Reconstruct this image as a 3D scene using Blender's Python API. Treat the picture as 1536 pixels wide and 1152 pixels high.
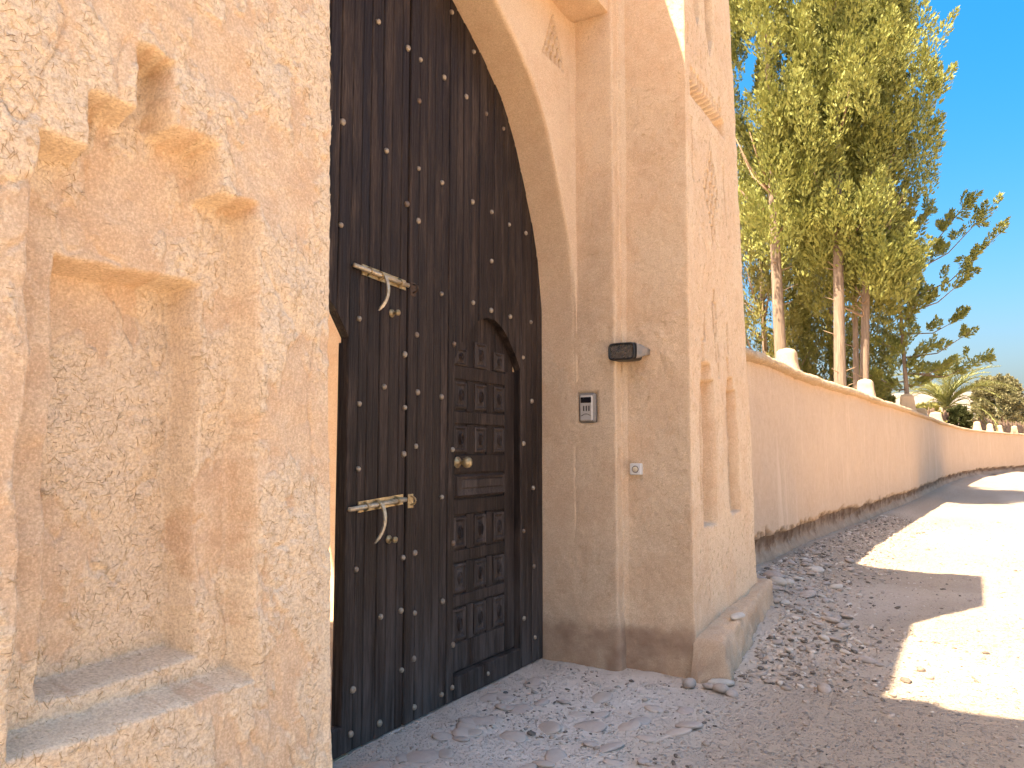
import bpy, math, random
import numpy as np
from mathutils import Vector, Matrix
R = math.radians
sc = bpy.context.scene
for o in list(bpy.data.objects): bpy.data.objects.remove(o)
col = sc.collection

# ------------------------------------------------------------------ camera, sky, sun, exposure
cam_d = bpy.data.cameras.new('camera'); cam = bpy.data.objects.new('camera', cam_d); col.objects.link(cam)
cam.location = (0, 0, 1.3)
cam.rotation_euler = (R(90) + math.atan(99 / 1150), 0, R(30.7))
cam_d.sensor_width = 36; cam_d.lens = 36 * 1150 / 1536
cam_d.clip_start = .05; cam_d.clip_end = 20000
sc.camera = cam

SUN_EL = R(57.2); SX, SY = -.416, -.909          # the sun stands behind the gatehouse, to the left
w = bpy.data.worlds.new('World'); sc.world = w; w.use_nodes = True
wn = w.node_tree; bg = wn.nodes['Background']
sky = wn.nodes.new('ShaderNodeTexSky'); sky.sky_type = 'NISHITA'; sky.sun_disc = False
sky.sun_elevation = SUN_EL; sky.sun_rotation = math.atan2(SX, SY)
sky.altitude = 0; sky.air_density = 1.0; sky.dust_density = 7.0; sky.ozone_density = 2.0
hs = wn.nodes.new('ShaderNodeHueSaturation'); hs.inputs['Saturation'].default_value = 2.2; hs.inputs['Hue'].default_value = .492
gm = wn.nodes.new('ShaderNodeGamma'); gm.inputs[1].default_value = .68; wn.links.new(sky.outputs[0], gm.inputs[0])
wn.links.new(gm.outputs[0], hs.inputs['Color']); wn.links.new(hs.outputs[0], bg.inputs[0]); bg.inputs[1].default_value = .054
sd = bpy.data.lights.new('sun', 'SUN'); sd.energy = 2.0; sd.angle = R(.53); sd.color = (1, .83, .61)
so = bpy.data.objects.new('sun', sd); col.objects.link(so); so.location = (-20, -40, 60)
so.rotation_euler = Vector((SX * math.cos(SUN_EL), SY * math.cos(SUN_EL), math.sin(SUN_EL))).to_track_quat('Z', 'Y').to_euler()
vs = sc.view_settings; vs.view_transform = 'Standard'; vs.look = 'None'; vs.gamma = 1; vs.use_curve_mapping = False
vs.exposure = 3.4
sc.render.engine = 'CYCLES'
sc.cycles.use_denoising = True; sc.cycles.max_bounces = 4; sc.cycles.diffuse_bounces = 3; sc.cycles.glossy_bounces = 2; sc.cycles.transmission_bounces = 2
sc.cycles.transparent_max_bounces = 4; sc.cycles.use_adaptive_sampling = True; sc.cycles.adaptive_threshold = .025; sc.cycles.adaptive_min_samples = 16

# ------------------------------------------------------------------ helpers
def tag(o, label=None, cat=None, group=None, kind=None):
    if label: o['label'] = label
    if cat: o['category'] = cat
    if group: o['group'] = group
    if kind: o['kind'] = kind
    return o
def empty(name, loc, label, cat, group=None):
    o = bpy.data.objects.new(name, None); col.objects.link(o); o.location = loc; o.empty_display_size = .1
    return tag(o, label, cat, group)
ORG = {}
def org(o): return ORG.get(o.name, Vector((0, 0, 0)))
def mk(name, V, F, mat, parent=None, smooth=False, attrs=None, at=None):
    """V in world coordinates; F an (n,k) array or a list of tuples. The mesh is stored relative to the object's origin."""
    V = np.asarray(V, dtype=np.float64)
    me = bpy.data.meshes.new(name)
    o = bpy.data.objects.new(name, me); col.objects.link(o)
    base = np.array(at if at is not None else (V.min(0) + V.max(0)) / 2 if parent is None else V.mean(0))
    V = V - base
    if isinstance(F, np.ndarray):
        n, k = F.shape
        me.vertices.add(len(V)); me.vertices.foreach_set('co', V.ravel())
        me.loops.add(n * k); me.loops.foreach_set('vertex_index', F.ravel().astype(np.int32))
        me.polygons.add(n); me.polygons.foreach_set('loop_start', np.arange(0, n * k, k, dtype=np.int32))
        me.polygons.foreach_set('loop_total', np.full(n, k, dtype=np.int32))
        me.update(calc_edges=True)
    else:
        me.from_pydata([tuple(v) for v in V], [], [tuple(f) for f in F]); me.update()
    if smooth: me.polygons.foreach_set('use_smooth', np.ones(len(me.polygons), dtype=bool))
    for an, av in (attrs or {}).items():
        a = me.attributes.new(an, 'FLOAT', 'POINT'); a.data.foreach_set('value', np.asarray(av, dtype=np.float32))
    me.materials.append(mat)
    link(o, base, parent)
    return o
def link(o, world, parent):
    world = Vector(world)
    if parent is not None:
        o.parent = parent; o.location = world - org(parent) if parent.name in ORG else world - Vector(parent.location)
    else: o.location = world
    ORG[o.name] = world
    return o
def root(name, loc, label, cat, group=None):
    o = empty(name, loc, label, cat, group); ORG[o.name] = Vector(loc); return o
def inst(name, src, world, parent, rot=None, scale=None, mat=None):
    o = bpy.data.objects.new(name, src.data if hasattr(src, 'data') else src); col.objects.link(o); link(o, world, parent)
    if rot is not None: o.rotation_euler = rot
    if scale is not None: o.scale = scale
    return o
class MB:
    """collects shapes for ONE mesh"""
    def __init__(s): s.v = []; s.f = []
    def add(s, V, F):
        n = len(s.v); s.v += [tuple(map(float, p)) for p in V]; s.f += [tuple(n + i for i in f) for f in F]; return s
    def box(s, a, b, ch=0.0):
        (x0, y0, z0), (x1, y1, z1) = a, b
        c = min(ch, (x1 - x0) * .45, (y1 - y0) * .45, (z1 - z0) * .45)
        if c <= 0:
            V = [(x, y, z) for z in (z0, z1) for y in (y0, y1) for x in (x0, x1)]
            return s.add(V, [(0, 2, 3, 1), (4, 5, 7, 6), (0, 1, 5, 4), (2, 6, 7, 3), (0, 4, 6, 2), (1, 3, 7, 5)])
        rings = []
        for z, q in ((z0, c), (z0 + c, 0), (z1 - c, 0), (z1, c)):
            rings.append([(x0 + c, y0 + q, z), (x1 - c, y0 + q, z), (x1 - q, y0 + c, z), (x1 - q, y1 - c, z), (x1 - c, y1 - q, z), (x0 + c, y1 - q, z), (x0 + q, y1 - c, z), (x0 + q, y0 + c, z)])
        V = sum(rings, []); F = [tuple(range(7, -1, -1)), tuple(range(24, 32))]
        for r in range(3):
            for i in range(8): F.append((r * 8 + i, r * 8 + (i + 1) % 8, r * 8 + 8 + (i + 1) % 8, r * 8 + 8 + i))
        return s.add(V, F)
    def tube(s, P, rad, n=8, cap=True):
        P = [Vector(p) for p in P]; rad = rad if hasattr(rad, '__len__') else [rad] * len(P)
        V = []; up = Vector((.13, .21, 1))
        for i, p in enumerate(P):
            d = (P[min(i + 1, len(P) - 1)] - P[max(i - 1, 0)]).normalized()
            a = d.cross(up)
            if a.length < .05: a = d.cross(Vector((1, .2, 0)))
            a.normalize(); b = d.cross(a)
            for k in range(n):
                t = 2 * math.pi * k / n; V.append(p + (a * math.cos(t) + b * math.sin(t)) * rad[i])
        F = []
        for i in range(len(P) - 1):
            for k in range(n): F.append((i * n + k, i * n + (k + 1) % n, (i + 1) * n + (k + 1) % n, (i + 1) * n + k))
        if cap: F += [tuple(range(n - 1, -1, -1)), tuple(range((len(P) - 1) * n, len(P) * n))]
        return s.add(V, F)
    def lathe(s, c, axis, prof, n=12):
        """prof: (radius, distance along axis)"""
        c = Vector(c); ax = Vector(axis).normalized(); a = ax.orthogonal().normalized(); b = ax.cross(a)
        V = []; F = []
        for r, h in prof:
            for k in range(n):
                t = 2 * math.pi * k / n; V.append(c + ax * h + (a * math.cos(t) + b * math.sin(t)) * max(r, 1e-4))
        for i in range(len(prof) - 1):
            for k in range(n): F.append((i * n + k, i * n + (k + 1) % n, (i + 1) * n + (k + 1) % n, (i + 1) * n + k))
        F += [tuple(range(n - 1, -1, -1)), tuple(range((len(prof) - 1) * n, len(prof) * n))]
        return s.add(V, F)
    def build(s, name, mat, parent=None, smooth=False, at=None):
        return mk(name, np.array(s.v), s.f, mat, parent, smooth, None, at)

# value noise in numpy
def _h(ix, iy, iz, s):
    h = (ix * 374761393 + iy * 668265263 + iz * 2147483647 + s * 1274126177) & 0xFFFFFFFF
    h = ((h ^ (h >> 13)) * 1274126177) & 0xFFFFFFFF
    h = ((h ^ (h >> 15)) * 2246822519) & 0xFFFFFFFF
    return ((h ^ (h >> 16)) & 0xFFFFFF) / float(0xFFFFFF)
def vn(P, s=0):
    P = np.asarray(P, dtype=np.float64); i = np.floor(P).astype(np.int64); f = P - i; u = f * f * (3 - 2 * f)
    x, y, z = i[:, 0], i[:, 1], i[:, 2]; ux, uy, uz = u[:, 0], u[:, 1], u[:, 2]
    L = lambda a, b, t: a + (b - a) * t
    c = lambda dx, dy, dz: _h(x + dx, y + dy, z + dz, s)
    return L(L(L(c(0,0,0), c(1,0,0), ux), L(c(0,1,0), c(1,1,0), ux), uy), L(L(c(0,0,1), c(1,0,1), ux), L(c(0,1,1), c(1,1,1), ux), uy), uz) * 2 - 1
def fbm(P, sc_, oct=4, s=0, gain=.5):
    P = np.asarray(P) * np.asarray(sc_); a = 1.; r = 0.; t = 0.
    for k in range(oct):
        r = r + a * vn(P + 17.3 * k, s + k); t += a; a *= gain; P = P * 2.03
    return r / t
def sstep(x, a, b):
    t = np.clip((x - a) / (b - a), 0, 1); return t * t * (3 - 2 * t)
def in_box(u, v, u0, u1, v0, v1, soft):
    """1 inside the rectangle, 0 outside, soft edge"""
    d = np.maximum(np.maximum(u0 - u, u - u1), np.maximum(v0 - v, v - v1))
    return 1 - sstep(d, -soft, soft)

# ------------------------------------------------------------------ materials
def new_mat(name):
    m = bpy.data.materials.new(name); m.use_nodes = True; nt = m.node_tree
    return m, nt, nt.nodes['Principled BSDF']
class N:
    def __init__(s, nt): s.nt = nt
    def node(s, t, **k):
        n = s.nt.nodes.new(t)
        for a, b in k.items(): setattr(n, a, b)
        return n
    def set(s, sock, v):
        if hasattr(v, 'links'): s.nt.links.new(v, sock)
        elif v is not None: sock.default_value = v
    def coord(s, scale=(1, 1, 1), kind='Object', rot=(0, 0, 0)):
        c = s.node('ShaderNodeTexCoord'); m = s.node('ShaderNodeMapping')
        m.inputs['Scale'].default_value = scale; m.inputs['Rotation'].default_value = rot
        s.nt.links.new(c.outputs[kind], m.inputs[0]); return m.outputs[0]
    def world(s, scale=(1, 1, 1), rot=(0, 0, 0)):
        c = s.node('ShaderNodeNewGeometry'); m = s.node('ShaderNodeMapping')
        m.inputs['Scale'].default_value = scale; m.inputs['Rotation'].default_value = rot
        s.nt.links.new(c.outputs['Position'], m.inputs[0]); return m.outputs[0]
    def noise(s, vec, scale, detail=4, rough=.55, dist=0):
        n = s.node('ShaderNodeTexNoise'); s.set(n.inputs['Vector'], vec)
        n.inputs['Scale'].default_value = scale; n.inputs['Detail'].default_value = detail
        n.inputs['Roughness'].default_value = rough; n.inputs['Distortion'].default_value = dist
        return n.outputs[0]
    def vor(s, vec, scale, feature='F1', out='Distance', rand=1):
        n = s.node('ShaderNodeTexVoronoi', feature=feature); s.set(n.inputs['Vector'], vec); n.inputs['Scale'].default_value = scale
        n.inputs['Randomness'].default_value = rand
        return n.outputs[out]
    def rng(s, v, a, b, c=0., d=1., smooth=False):
        n = s.node('ShaderNodeMapRange'); n.clamp = True
        if smooth: n.interpolation_type = 'SMOOTHSTEP'
        for i, q in zip(range(5), (v, a, b, c, d)): s.set(n.inputs[i], q)
        return n.outputs[0]
    def mix(s, f, a, b, mode='MIX'):
        n = s.node('ShaderNodeMix', data_type='RGBA', blend_type=mode)
        q = lambda c: c if hasattr(c, 'links') else (tuple(c) + (1,))[:4]
        s.set(n.inputs[0], f); s.set(n.inputs[6], q(a)); s.set(n.inputs[7], q(b)); return n.outputs[2]
    def math(s, op, a, b=None, c=None):
        n = s.node('ShaderNodeMath', operation=op)
        s.set(n.inputs[0], a)
        if b is not None: s.set(n.inputs[1], b)
        if c is not None: s.set(n.inputs[2], c)
        return n.outputs[0]
    def attr(s, name): n = s.node('ShaderNodeAttribute'); n.attribute_name = name; return n.outputs['Fac']
    def bump(s, h, strength, dist, prev=None):
        n = s.node('ShaderNodeBump'); s.set(n.inputs['Height'], h); n.inputs['Strength'].default_value = strength; n.inputs['Distance'].default_value = dist
        if prev is not None: s.nt.links.new(prev, n.inputs['Normal'])
        return n.outputs[0]
    def rnd(s): return s.node('ShaderNodeObjectInfo').outputs['Random']

def adobe(name, a, b, light, stain=(.23, .135, .085), fine=1., streak=0.):
    m, nt, p = new_mat(name); n = N(nt); W = n.world()
    big = n.noise(W, 1.7, 3, .6); mid = n.noise(W, 13, 4, .65); sm = n.noise(W, 75, 3, .7); rg = n.attr('rough')
    c = n.mix(n.rng(big, .35, .65), a, b)
    c = n.mix(n.rng(mid, .38, .62, 0, .55), c, light)
    c = n.mix(rg, c, light)
    # chopped straw, pale and dark, in two directions
    s1 = n.noise(n.world((60, 60, 420), (.5, .3, .2)), 1.0, 1, .6); s2 = n.noise(n.world((75, 75, 480), (-.9, .5, 1.2)), 1.0, 1, .6)
    fl = n.math('MAXIMUM', n.rng(s1, .64, .72), n.rng(s2, .65, .73))
    c = n.mix(n.math('MULTIPLY', fl, .5 * fine), c, (.78, .60, .36))
    dk = n.rng(n.noise(n.world((90, 70, 260), (1.1, .2, .7)), 1.0, 1, .6), .68, .76)
    c = n.mix(n.math('MULTIPLY', dk, .45 * fine), c, (.24, .14, .08))
    c = n.mix(n.rng(sm, .3, .75, .0, .4), c, n.mix(.5, a, (.26, .165, .10)))
    gr = n.noise(W, 170, 2, .8)
    c = n.mix(n.rng(gr, .42, .66, 0, .5), c, n.mix(.6, a, (.30, .19, .12))); c = n.mix(n.rng(gr, .46, .30, 0, .45), c, light)
    if streak:
        st = n.noise(n.world((5, 5, .35)), 1.0, 4, .6)
        c = n.mix(n.rng(st, .55, .7, 0, streak), c, light)
    c = n.mix(n.attr('stain'), c, stain)
    nt.links.new(c, p.inputs['Base Color']); p.inputs['Roughness'].default_value = .95; p.inputs['Specular IOR Level'].default_value = .15
    h = n.math('ADD', n.math('MULTIPLY', mid, .6), n.math('ADD', n.math('MULTIPLY', sm, .35), n.math('MULTIPLY', fl, .2)))
    h = n.math('ADD', h, n.math('MULTIPLY', gr, -.16)); b1 = n.bump(h, .8 * fine, .022)
    nt.links.new(n.rng(rg, 0, .75, .28 * fine, .42 * fine), b1.node.inputs['Strength'])
    nt.links.new(b1, p.inputs['Normal']); return m
def simple(name, colr, rough=.6, metal=0, var=.25, scale=30, bump=.2, bdist=.003, col2=None, spec=.5):
    m, nt, p = new_mat(name); n = N(nt); W = n.coord()
    x = n.noise(W, scale, 6, .65)
    c2 = col2 or tuple(k * (1 - var) for k in colr)
    c = n.mix(n.rng(x, .35, .65), colr, c2)
    nt.links.new(c, p.inputs['Base Color']); p.inputs['Roughness'].default_value = rough; p.inputs['Metallic'].default_value = metal
    p.inputs['Specular IOR Level'].default_value = spec
    nt.links.new(n.rng(x, .3, .7, rough * .85, min(1, rough * 1.15)), p.inputs['Roughness'])
    if bump: nt.links.new(n.bump(n.noise(W, scale * 3, 4), bump, bdist), p.inputs['Normal'])
    return m
M = {}
M['adobe'] = adobe('adobe_plaster', (.70, .475, .30), (.76, .54, .35), (.91, .745, .53), stain=(.3, .19, .125), fine=1.2)
M['tower'] = adobe('tower_plaster', (.74, .52, .335), (.79, .57, .375), (.87, .69, .48), stain=(.30, .185, .12), fine=1.1)
M['wallmud'] = adobe('wall_plaster', (.62, .435, .29), (.67, .48, .325), (.77, .59, .415), stain=(.15, .088, .052), fine=.8, streak=.5)
M['coping'] = adobe('coping_mud', (.50, .36, .225), (.55, .405, .255), (.62, .475, .315), fine=1.)
def straw_mat():
    m, nt, p = new_mat('straw'); n = N(nt)
    c = n.mix(n.rng(n.noise(n.world(), 40, 2), .35, .65), (.74, .57, .35), (.50, .34, .19))
    nt.links.new(c, p.inputs['Base Color']); p.inputs['Roughness'].default_value = .7; return m
M['straw'] = straw_mat()
M['dark_straw'] = simple('weathered_straw', (.46, .29, .16), .8, 0, scale=40, col2=(.36, .22, .12), bump=0)
def wood_mat(name='dark_wood', a=(.0085, .0048, .0036), b=(.030, .018, .013), worn=(.10, .069, .052)):
    m, nt, p = new_mat(name); n = N(nt)
    rnd = n.rnd()
    off = n.node('ShaderNodeCombineXYZ'); nt.links.new(n.math('MULTIPLY', rnd, 37.), off.inputs[2])
    va = n.node('ShaderNodeVectorMath', operation='ADD'); nt.links.new(n.world((60, 60, 3.2)), va.inputs[0]); nt.links.new(off.outputs[0], va.inputs[1])
    grain = n.noise(va.outputs[0], 1.0, 4, .65, .6)
    vb = n.node('ShaderNodeVectorMath', operation='ADD'); nt.links.new(n.world((17, 17, 1.5)), vb.inputs[0]); nt.links.new(off.outputs[0], vb.inputs[1])
    patch = n.noise(vb.outputs[0], 1.0, 4, .7)
    fine = n.noise(n.world((260, 260, 12)), 1.0, 3, .6)
    c = n.mix(n.rng(grain, .38, .64), a, b)
    c = n.mix(n.rng(patch, .48, .62, 0, .95), c, n.mix(n.rng(fine, .35, .65), b, worn))
    c = n.mix(n.rng(n.noise(n.world((45, 45, 2.2)), 1.0, 4, .7), .64, .72, 0, .4), c, (.085, .045, .026))
    c = n.mix(n.rng(rnd, 0, 1, 0, .35), c, b)
    wpos = n.node('ShaderNodeSeparateXYZ'); nt.links.new(n.world(), wpos.inputs[0])
    dz = n.math('MULTIPLY', n.rng(wpos.outputs[2], .9, .05, 0, .55), n.rng(patch, .35, .6))
    c = n.mix(dz, c, (.13, .115, .105))  # greyer in patches towards the bottom of the boards
    nt.links.new(c, p.inputs['Base Color'])
    nt.links.new(n.rng(patch, .35, .7, .5, .8), p.inputs['Roughness']); p.inputs['Specular IOR Level'].default_value = .28
    b1 = n.bump(grain, .8, .006); b2 = n.bump(fine, .5, .002, b1)
    nt.links.new(b2, p.inputs['Normal']); return m
M['wood'] = wood_mat()
M['carved'] = wood_mat('carved_wood', (.018, .011, .008), (.058, .040, .032), (.14, .105, .085))
M['brass'] = simple('old_brass', (.60, .47, .26), .42, .55, scale=60, col2=(.36, .24, .11))
M['pale_metal'] = simple('pale_worn_metal', (.66, .58, .44), .45, .45, scale=60, col2=(.42, .31, .18))
def stud_mat():
    m, nt, p = new_mat('stud_metal'); n = N(nt); q = n.rnd()
    c = n.mix(n.rng(q, .55, 1., 0, 1), (.42, .35, .26), (.16, .105, .07)); c = n.mix(n.rng(n.noise(n.world(), 150, 4, .7), .45, .7, 0, .8), c, (.20, .12, .07))
    nt.links.new(c, p.inputs['Base Color']); p.inputs['Metallic'].default_value = .35; p.inputs['Roughness'].default_value = .5; return m
M['stud'] = stud_mat()
M['rust'] = simple('rusty_iron', (.12, .075, .05), .7, .5, scale=70)
M['black_plastic'] = simple('black_plastic', (.022, .021, .021), .45, 0, scale=50, var=.3)
M['grey_plastic'] = simple('grey_plastic', (.20, .19, .18), .5, 0, scale=40, col2=(.3, .25, .2))
M['silver'] = simple('silver_plastic', (.62, .58, .53), .38, .15, scale=40, var=.12)
M['white_plastic'] = simple('white_plastic', (.78, .76, .72), .35, 0, scale=40, var=.06)
M['cream_plastic'] = simple('cream_plastic', (.72, .62, .45), .35, 0, scale=40, var=.06)
M['screen'] = simple('dark_screen', (.02, .017, .02), .15, 0, bump=0)
M['slot'] = simple('dark_slot', (.10, .085, .07), .6, 0, bump=0)
def mirror_mat():
    m, nt, p = new_mat('dusty_mirror'); n = N(nt)
    d = n.noise(n.coord(), 22, 4, .6)
    nt.links.new(n.mix(n.rng(d, .35, .7), (.55, .5, .45), (.33, .26, .2)), p.inputs['Base Color']); p.inputs['Metallic'].default_value = .85
    nt.links.new(n.rng(d, .3, .7, .12, .4), p.inputs['Roughness']); return m
M['mirror'] = mirror_mat()
def ground_mat():
    m, nt, p = new_mat('gravel_dirt'); n = N(nt); W = n.world()
    big = n.noise(W, .55, 3, .6); mid = n.noise(W, 5, 5, .7); fi = n.noise(W, 45, 4, .75)
    c = n.mix(n.rng(big, .35, .65), (.42, .33, .235), (.475, .375, .275))
    c = n.mix(n.rng(mid, .35, .68, 0, .6), c, (.44, .34, .255))
    g = n.vor(W, 85, out='Color'); gd = n.vor(W, 85)
    gs = n.node('ShaderNodeSeparateColor'); nt.links.new(g, gs.inputs[0])
    peb = n.math('MULTIPLY', n.rng(gd, .55, .3), n.rng(gs.outputs[0], .45, .55))
    c = n.mix(n.math('MULTIPLY', peb, .7), c, n.mix(gs.outputs[1], (.17, .135, .11), (.62, .53, .44)))
    g2 = n.vor(W, 32, out='Color'); gd2 = n.vor(W, 32); gs2 = n.node('ShaderNodeSeparateColor'); nt.links.new(g2, gs2.inputs[0])
    peb2 = n.math('MULTIPLY', n.rng(gd2, .45, .25), n.rng(gs2.outputs[0], .7, .75))
    c = n.mix(n.math('MULTIPLY', peb2, .75), c, n.mix(gs2.outputs[1], (.20, .165, .14), (.60, .51, .42)))
    c = n.mix(n.rng(fi, .3, .75, 0, .35), c, (.33, .25, .185))
    c = n.mix(n.attr('fine'), c, n.mix(n.rng(mid, .4, .65, 0, .5), (.80, .69, .58), (.70, .585, .48)))
    nt.links.new(c, p.inputs['Base Color']); p.inputs['Roughness'].default_value = .95; p.inputs['Specular IOR Level'].default_value = .15
    h = n.math('ADD', n.math('MULTIPLY', mid, .8), n.math('ADD', n.math('MULTIPLY', peb, .35), n.math('ADD', n.math('MULTIPLY', peb2, .6), n.math('MULTIPLY', fi, .35))))
    nt.links.new(n.bump(h, .9, .026), p.inputs['Normal']); return m
M['ground'] = ground_mat()
def stone_mat(name, a, b, c_):
    m, nt, p = new_mat(name); n = N(nt); W = n.coord()
    q = n.rnd(); x = n.noise(n.world(), 28, 6, .7)
    c = n.mix(q, a, b); c = n.mix(n.rng(x, .4, .7, 0, .7), c, c_)
    nt.links.new(c, p.inputs['Base Color']); p.inputs['Roughness'].default_value = .85; p.inputs['Specular IOR Level'].default_value = .25
    nt.links.new(n.bump(x, .4, .008), p.inputs['Normal']); return m
M['stone'] = stone_mat('river_stone', (.42, .365, .32), (.52, .42, .335), (.30, .245, .205))
M['pale_stone'] = stone_mat('pale_stone', (.62, .56, .48), (.55, .47, .38), (.45, .38, .3))
M['cobble'] = stone_mat('cobble_stone', (.44, .355, .305), (.54, .435, .35), (.60, .50, .41))
def gravel_mat():
    m, nt, p = new_mat('loose_gravel'); n = N(nt); q = n.attr('shade'); x = n.noise(n.world(), 60, 4, .7)
    c = n.mix(n.rng(q, 0, .75), (.24, .195, .16), (.54, .44, .35)); c = n.mix(n.rng(q, .86, .90), c, (.68, .59, .49)); c = n.mix(n.rng(q, .22, .20), c, (.15, .122, .10))
    c = n.mix(n.rng(x, .45, .7, 0, .5), c, (.40, .315, .24))
    nt.links.new(c, p.inputs['Base Color']); p.inputs['Roughness'].default_value = .9; p.inputs['Specular IOR Level'].default_value = .2; return m
M['gravel'] = gravel_mat()
def leaf_mat(name, a, b, tr=.2):
    m, nt, p = new_mat(name); n = N(nt)
    x = n.noise(n.world(), 3.2, 4, .65); y = n.noise(n.world(), 22, 3, .7)
    c = n.mix(n.rng(x, .35, .65), a, b); c = n.mix(n.rng(y, .4, .75, 0, .6), c, tuple(k * .62 for k in a))
    nt.links.new(c, p.inputs['Base Color']); p.inputs['Roughness'].default_value = .6; p.inputs['Specular IOR Level'].default_value = .25
    t = n.node('ShaderNodeBsdfTranslucent'); nt.links.new(c, t.inputs[0])
    ms = n.node('ShaderNodeMixShader'); ms.inputs[0].default_value = tr
    nt.links.new(p.outputs[0], ms.inputs[1]); nt.links.new(t.outputs[0], ms.inputs[2])
    nt.links.new(ms.outputs[0], nt.nodes['Material Output'].inputs[0]); return m
M['cypress'] = leaf_mat('cypress_leaf', (.245, .262, .066), (.345, .35, .10))
M['cypress_dark'] = leaf_mat('dark_cypress_leaf', (.20, .20, .045), (.26, .25, .065))
M['bush'] = leaf_mat('bush_leaf', (.21, .20, .05), (.27, .24, .075))
M['dark_bush'] = leaf_mat('dark_bush_leaf', (.05, .06, .018), (.08, .085, .03))
M['palm'] = leaf_mat('palm_leaf', (.24, .25, .085), (.31, .31, .11))
M['olive'] = leaf_mat('olive_leaf', (.21, .20, .10), (.27, .25, .135))
def bark_mat():
    m, nt, p = new_mat('cypress_bark'); n = N(nt); x = n.noise(n.world((22, 22, 2.0)), 1.0, 4, .65); y = n.noise(n.world(), 1.6, 3, .6)
    c = n.mix(n.rng(x, .35, .65), (.15, .11, .08), (.31, .235, .175)); c = n.mix(n.rng(y, .4, .65, 0, .5), c, (.24, .175, .125))
    nt.links.new(c, p.inputs['Base Color']); p.inputs['Roughness'].default_value = .95; p.inputs['Specular IOR Level'].default_value = .15
    nt.links.new(n.bump(x, .7, .03), p.inputs['Normal']); return m
M['bark'] = bark_mat()
M['bark2'] = simple('pale_branch', (.36, .26, .17), .9, 0, scale=9, bump=.5, bdist=.02, col2=(.24, .16, .10), spec=.2)
M['cane'] = simple('dry_cane', (.25, .17, .12), .85, 0, scale=8, col2=(.14, .09, .065))
M['rock'] = simple('mountain_rock', (.24, .20, .17), .95, 0, scale=.004, bump=0, col2=(.18, .16, .13))

# ------------------------------------------------------------------ layout (metres; +Y runs along the street, +X out into it)
YC, HW = 2.825, 1.345                    # middle and half width of the gate opening
FX = -1.35                               # front of both towers
DX = -2.25                               # front of the door leaves
AX = -2.03                               # front of the arch wall
PX = -1.766                              # front of the pilasters
ARCH = [(0, 3.87), (.15, 3.80), (.36, 3.685), (.618, 3.532), (.853, 3.353), (1.0, 3.165), (1.107, 2.94), (1.189, 2.773), (1.255, 2.618), (1.315, 2.377), (1.339, 2.175), (1.345, 1.77)]
def arch_z(y, inset=0.):
    u = abs(y - YC) + inset; xs = [a for a, b in ARCH]
    if u >= HW: return 1.7
    return float(np.interp(u, xs, [b for a, b in ARCH])) - inset * .5
WALL = [(5.3, -1.74), (7.0, -1.735), (9.0, -1.71), (11, -1.60), (13, -1.51), (15, -1.41), (17.5, -1.26), (20, -1.10), (24, -.95), (28, -.80), (32, -.58), (36, -.30), (40, .05), (44, .62), (48, 1.4), (54, 2.8), (62, 5.0), (72, 8.4), (86, 13.8)]
def wall_x(y):
    return np.interp(y, [a for a, b in WALL], [b for a, b in WALL])
def ground_z(x, y):
    x = np.asarray(x, float); y = np.asarray(y, float)
    base = np.where(y < 5.75, FX + .1, wall_x(y))
    d = np.maximum(0, x - base)
    near = sstep(y, 4.1, 6.2) * np.exp(-(d / .55) ** 2) * (1 - .35 * sstep(y, 9, 16)) * np.where(x < base - .8, 0, 1)
    z = .05 + .17 * near
    P = np.stack([x, y, x * 0], -1).reshape(-1, 3)
    amp = np.exp(-(np.hypot(x, y - 4) / 26) ** 2).reshape(-1)
    z = z.reshape(-1) + amp * (.02 * fbm(P, .9, 3, 11) + .010 * fbm(P, 5, 3, 12) + .007 * fbm(P, 19, 3, 13))
    return z.reshape(x.shape)

# ------------------------------------------------------------------ ground: one sheet to the horizon
def axis(lo, hi, step, far):
    a = list(np.arange(lo, hi, step)); s = step; v = a[-1]
    while v < far: s *= 1.28; v += s; a.append(v)
    s = step; v = a[0]; pre = []
    while v > -far: s *= 1.28; v -= s; pre.append(v)
    return np.array(pre[::-1] + a)
gx = axis(-2.4, 3.0, .028, 6000); gy = axis(1.8, 13.0, .028, 6000)
GX, GY = np.meshgrid(gx, gy, indexing='ij'); GZ = ground_z(GX, GY)
i, j = np.meshgrid(np.arange(len(gx) - 1), np.arange(len(gy) - 1), indexing='ij'); ny = len(gy)
Fq = np.stack([i * ny + j, (i + 1) * ny + j, (i + 1) * ny + j + 1, i * ny + j + 1], -1).reshape(-1, 4)
Pg = np.stack([GX, GY, GZ], -1).reshape(-1, 3)
fine = np.exp(-((Pg[:, 0] + 1.75) / .7) ** 2 - ((Pg[:, 1] - 3.6) / 1.5) ** 2) * 1.05 + .25 * sstep(fbm(Pg * [1, 1, 0], .8, 4, 5), 0, .5)
ground = mk('ground', Pg, Fq, M['ground'], None, True, {'fine': np.clip(fine, 0, .95)}, at=(0, 0, 0)); tag(ground, kind='structure')

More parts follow.
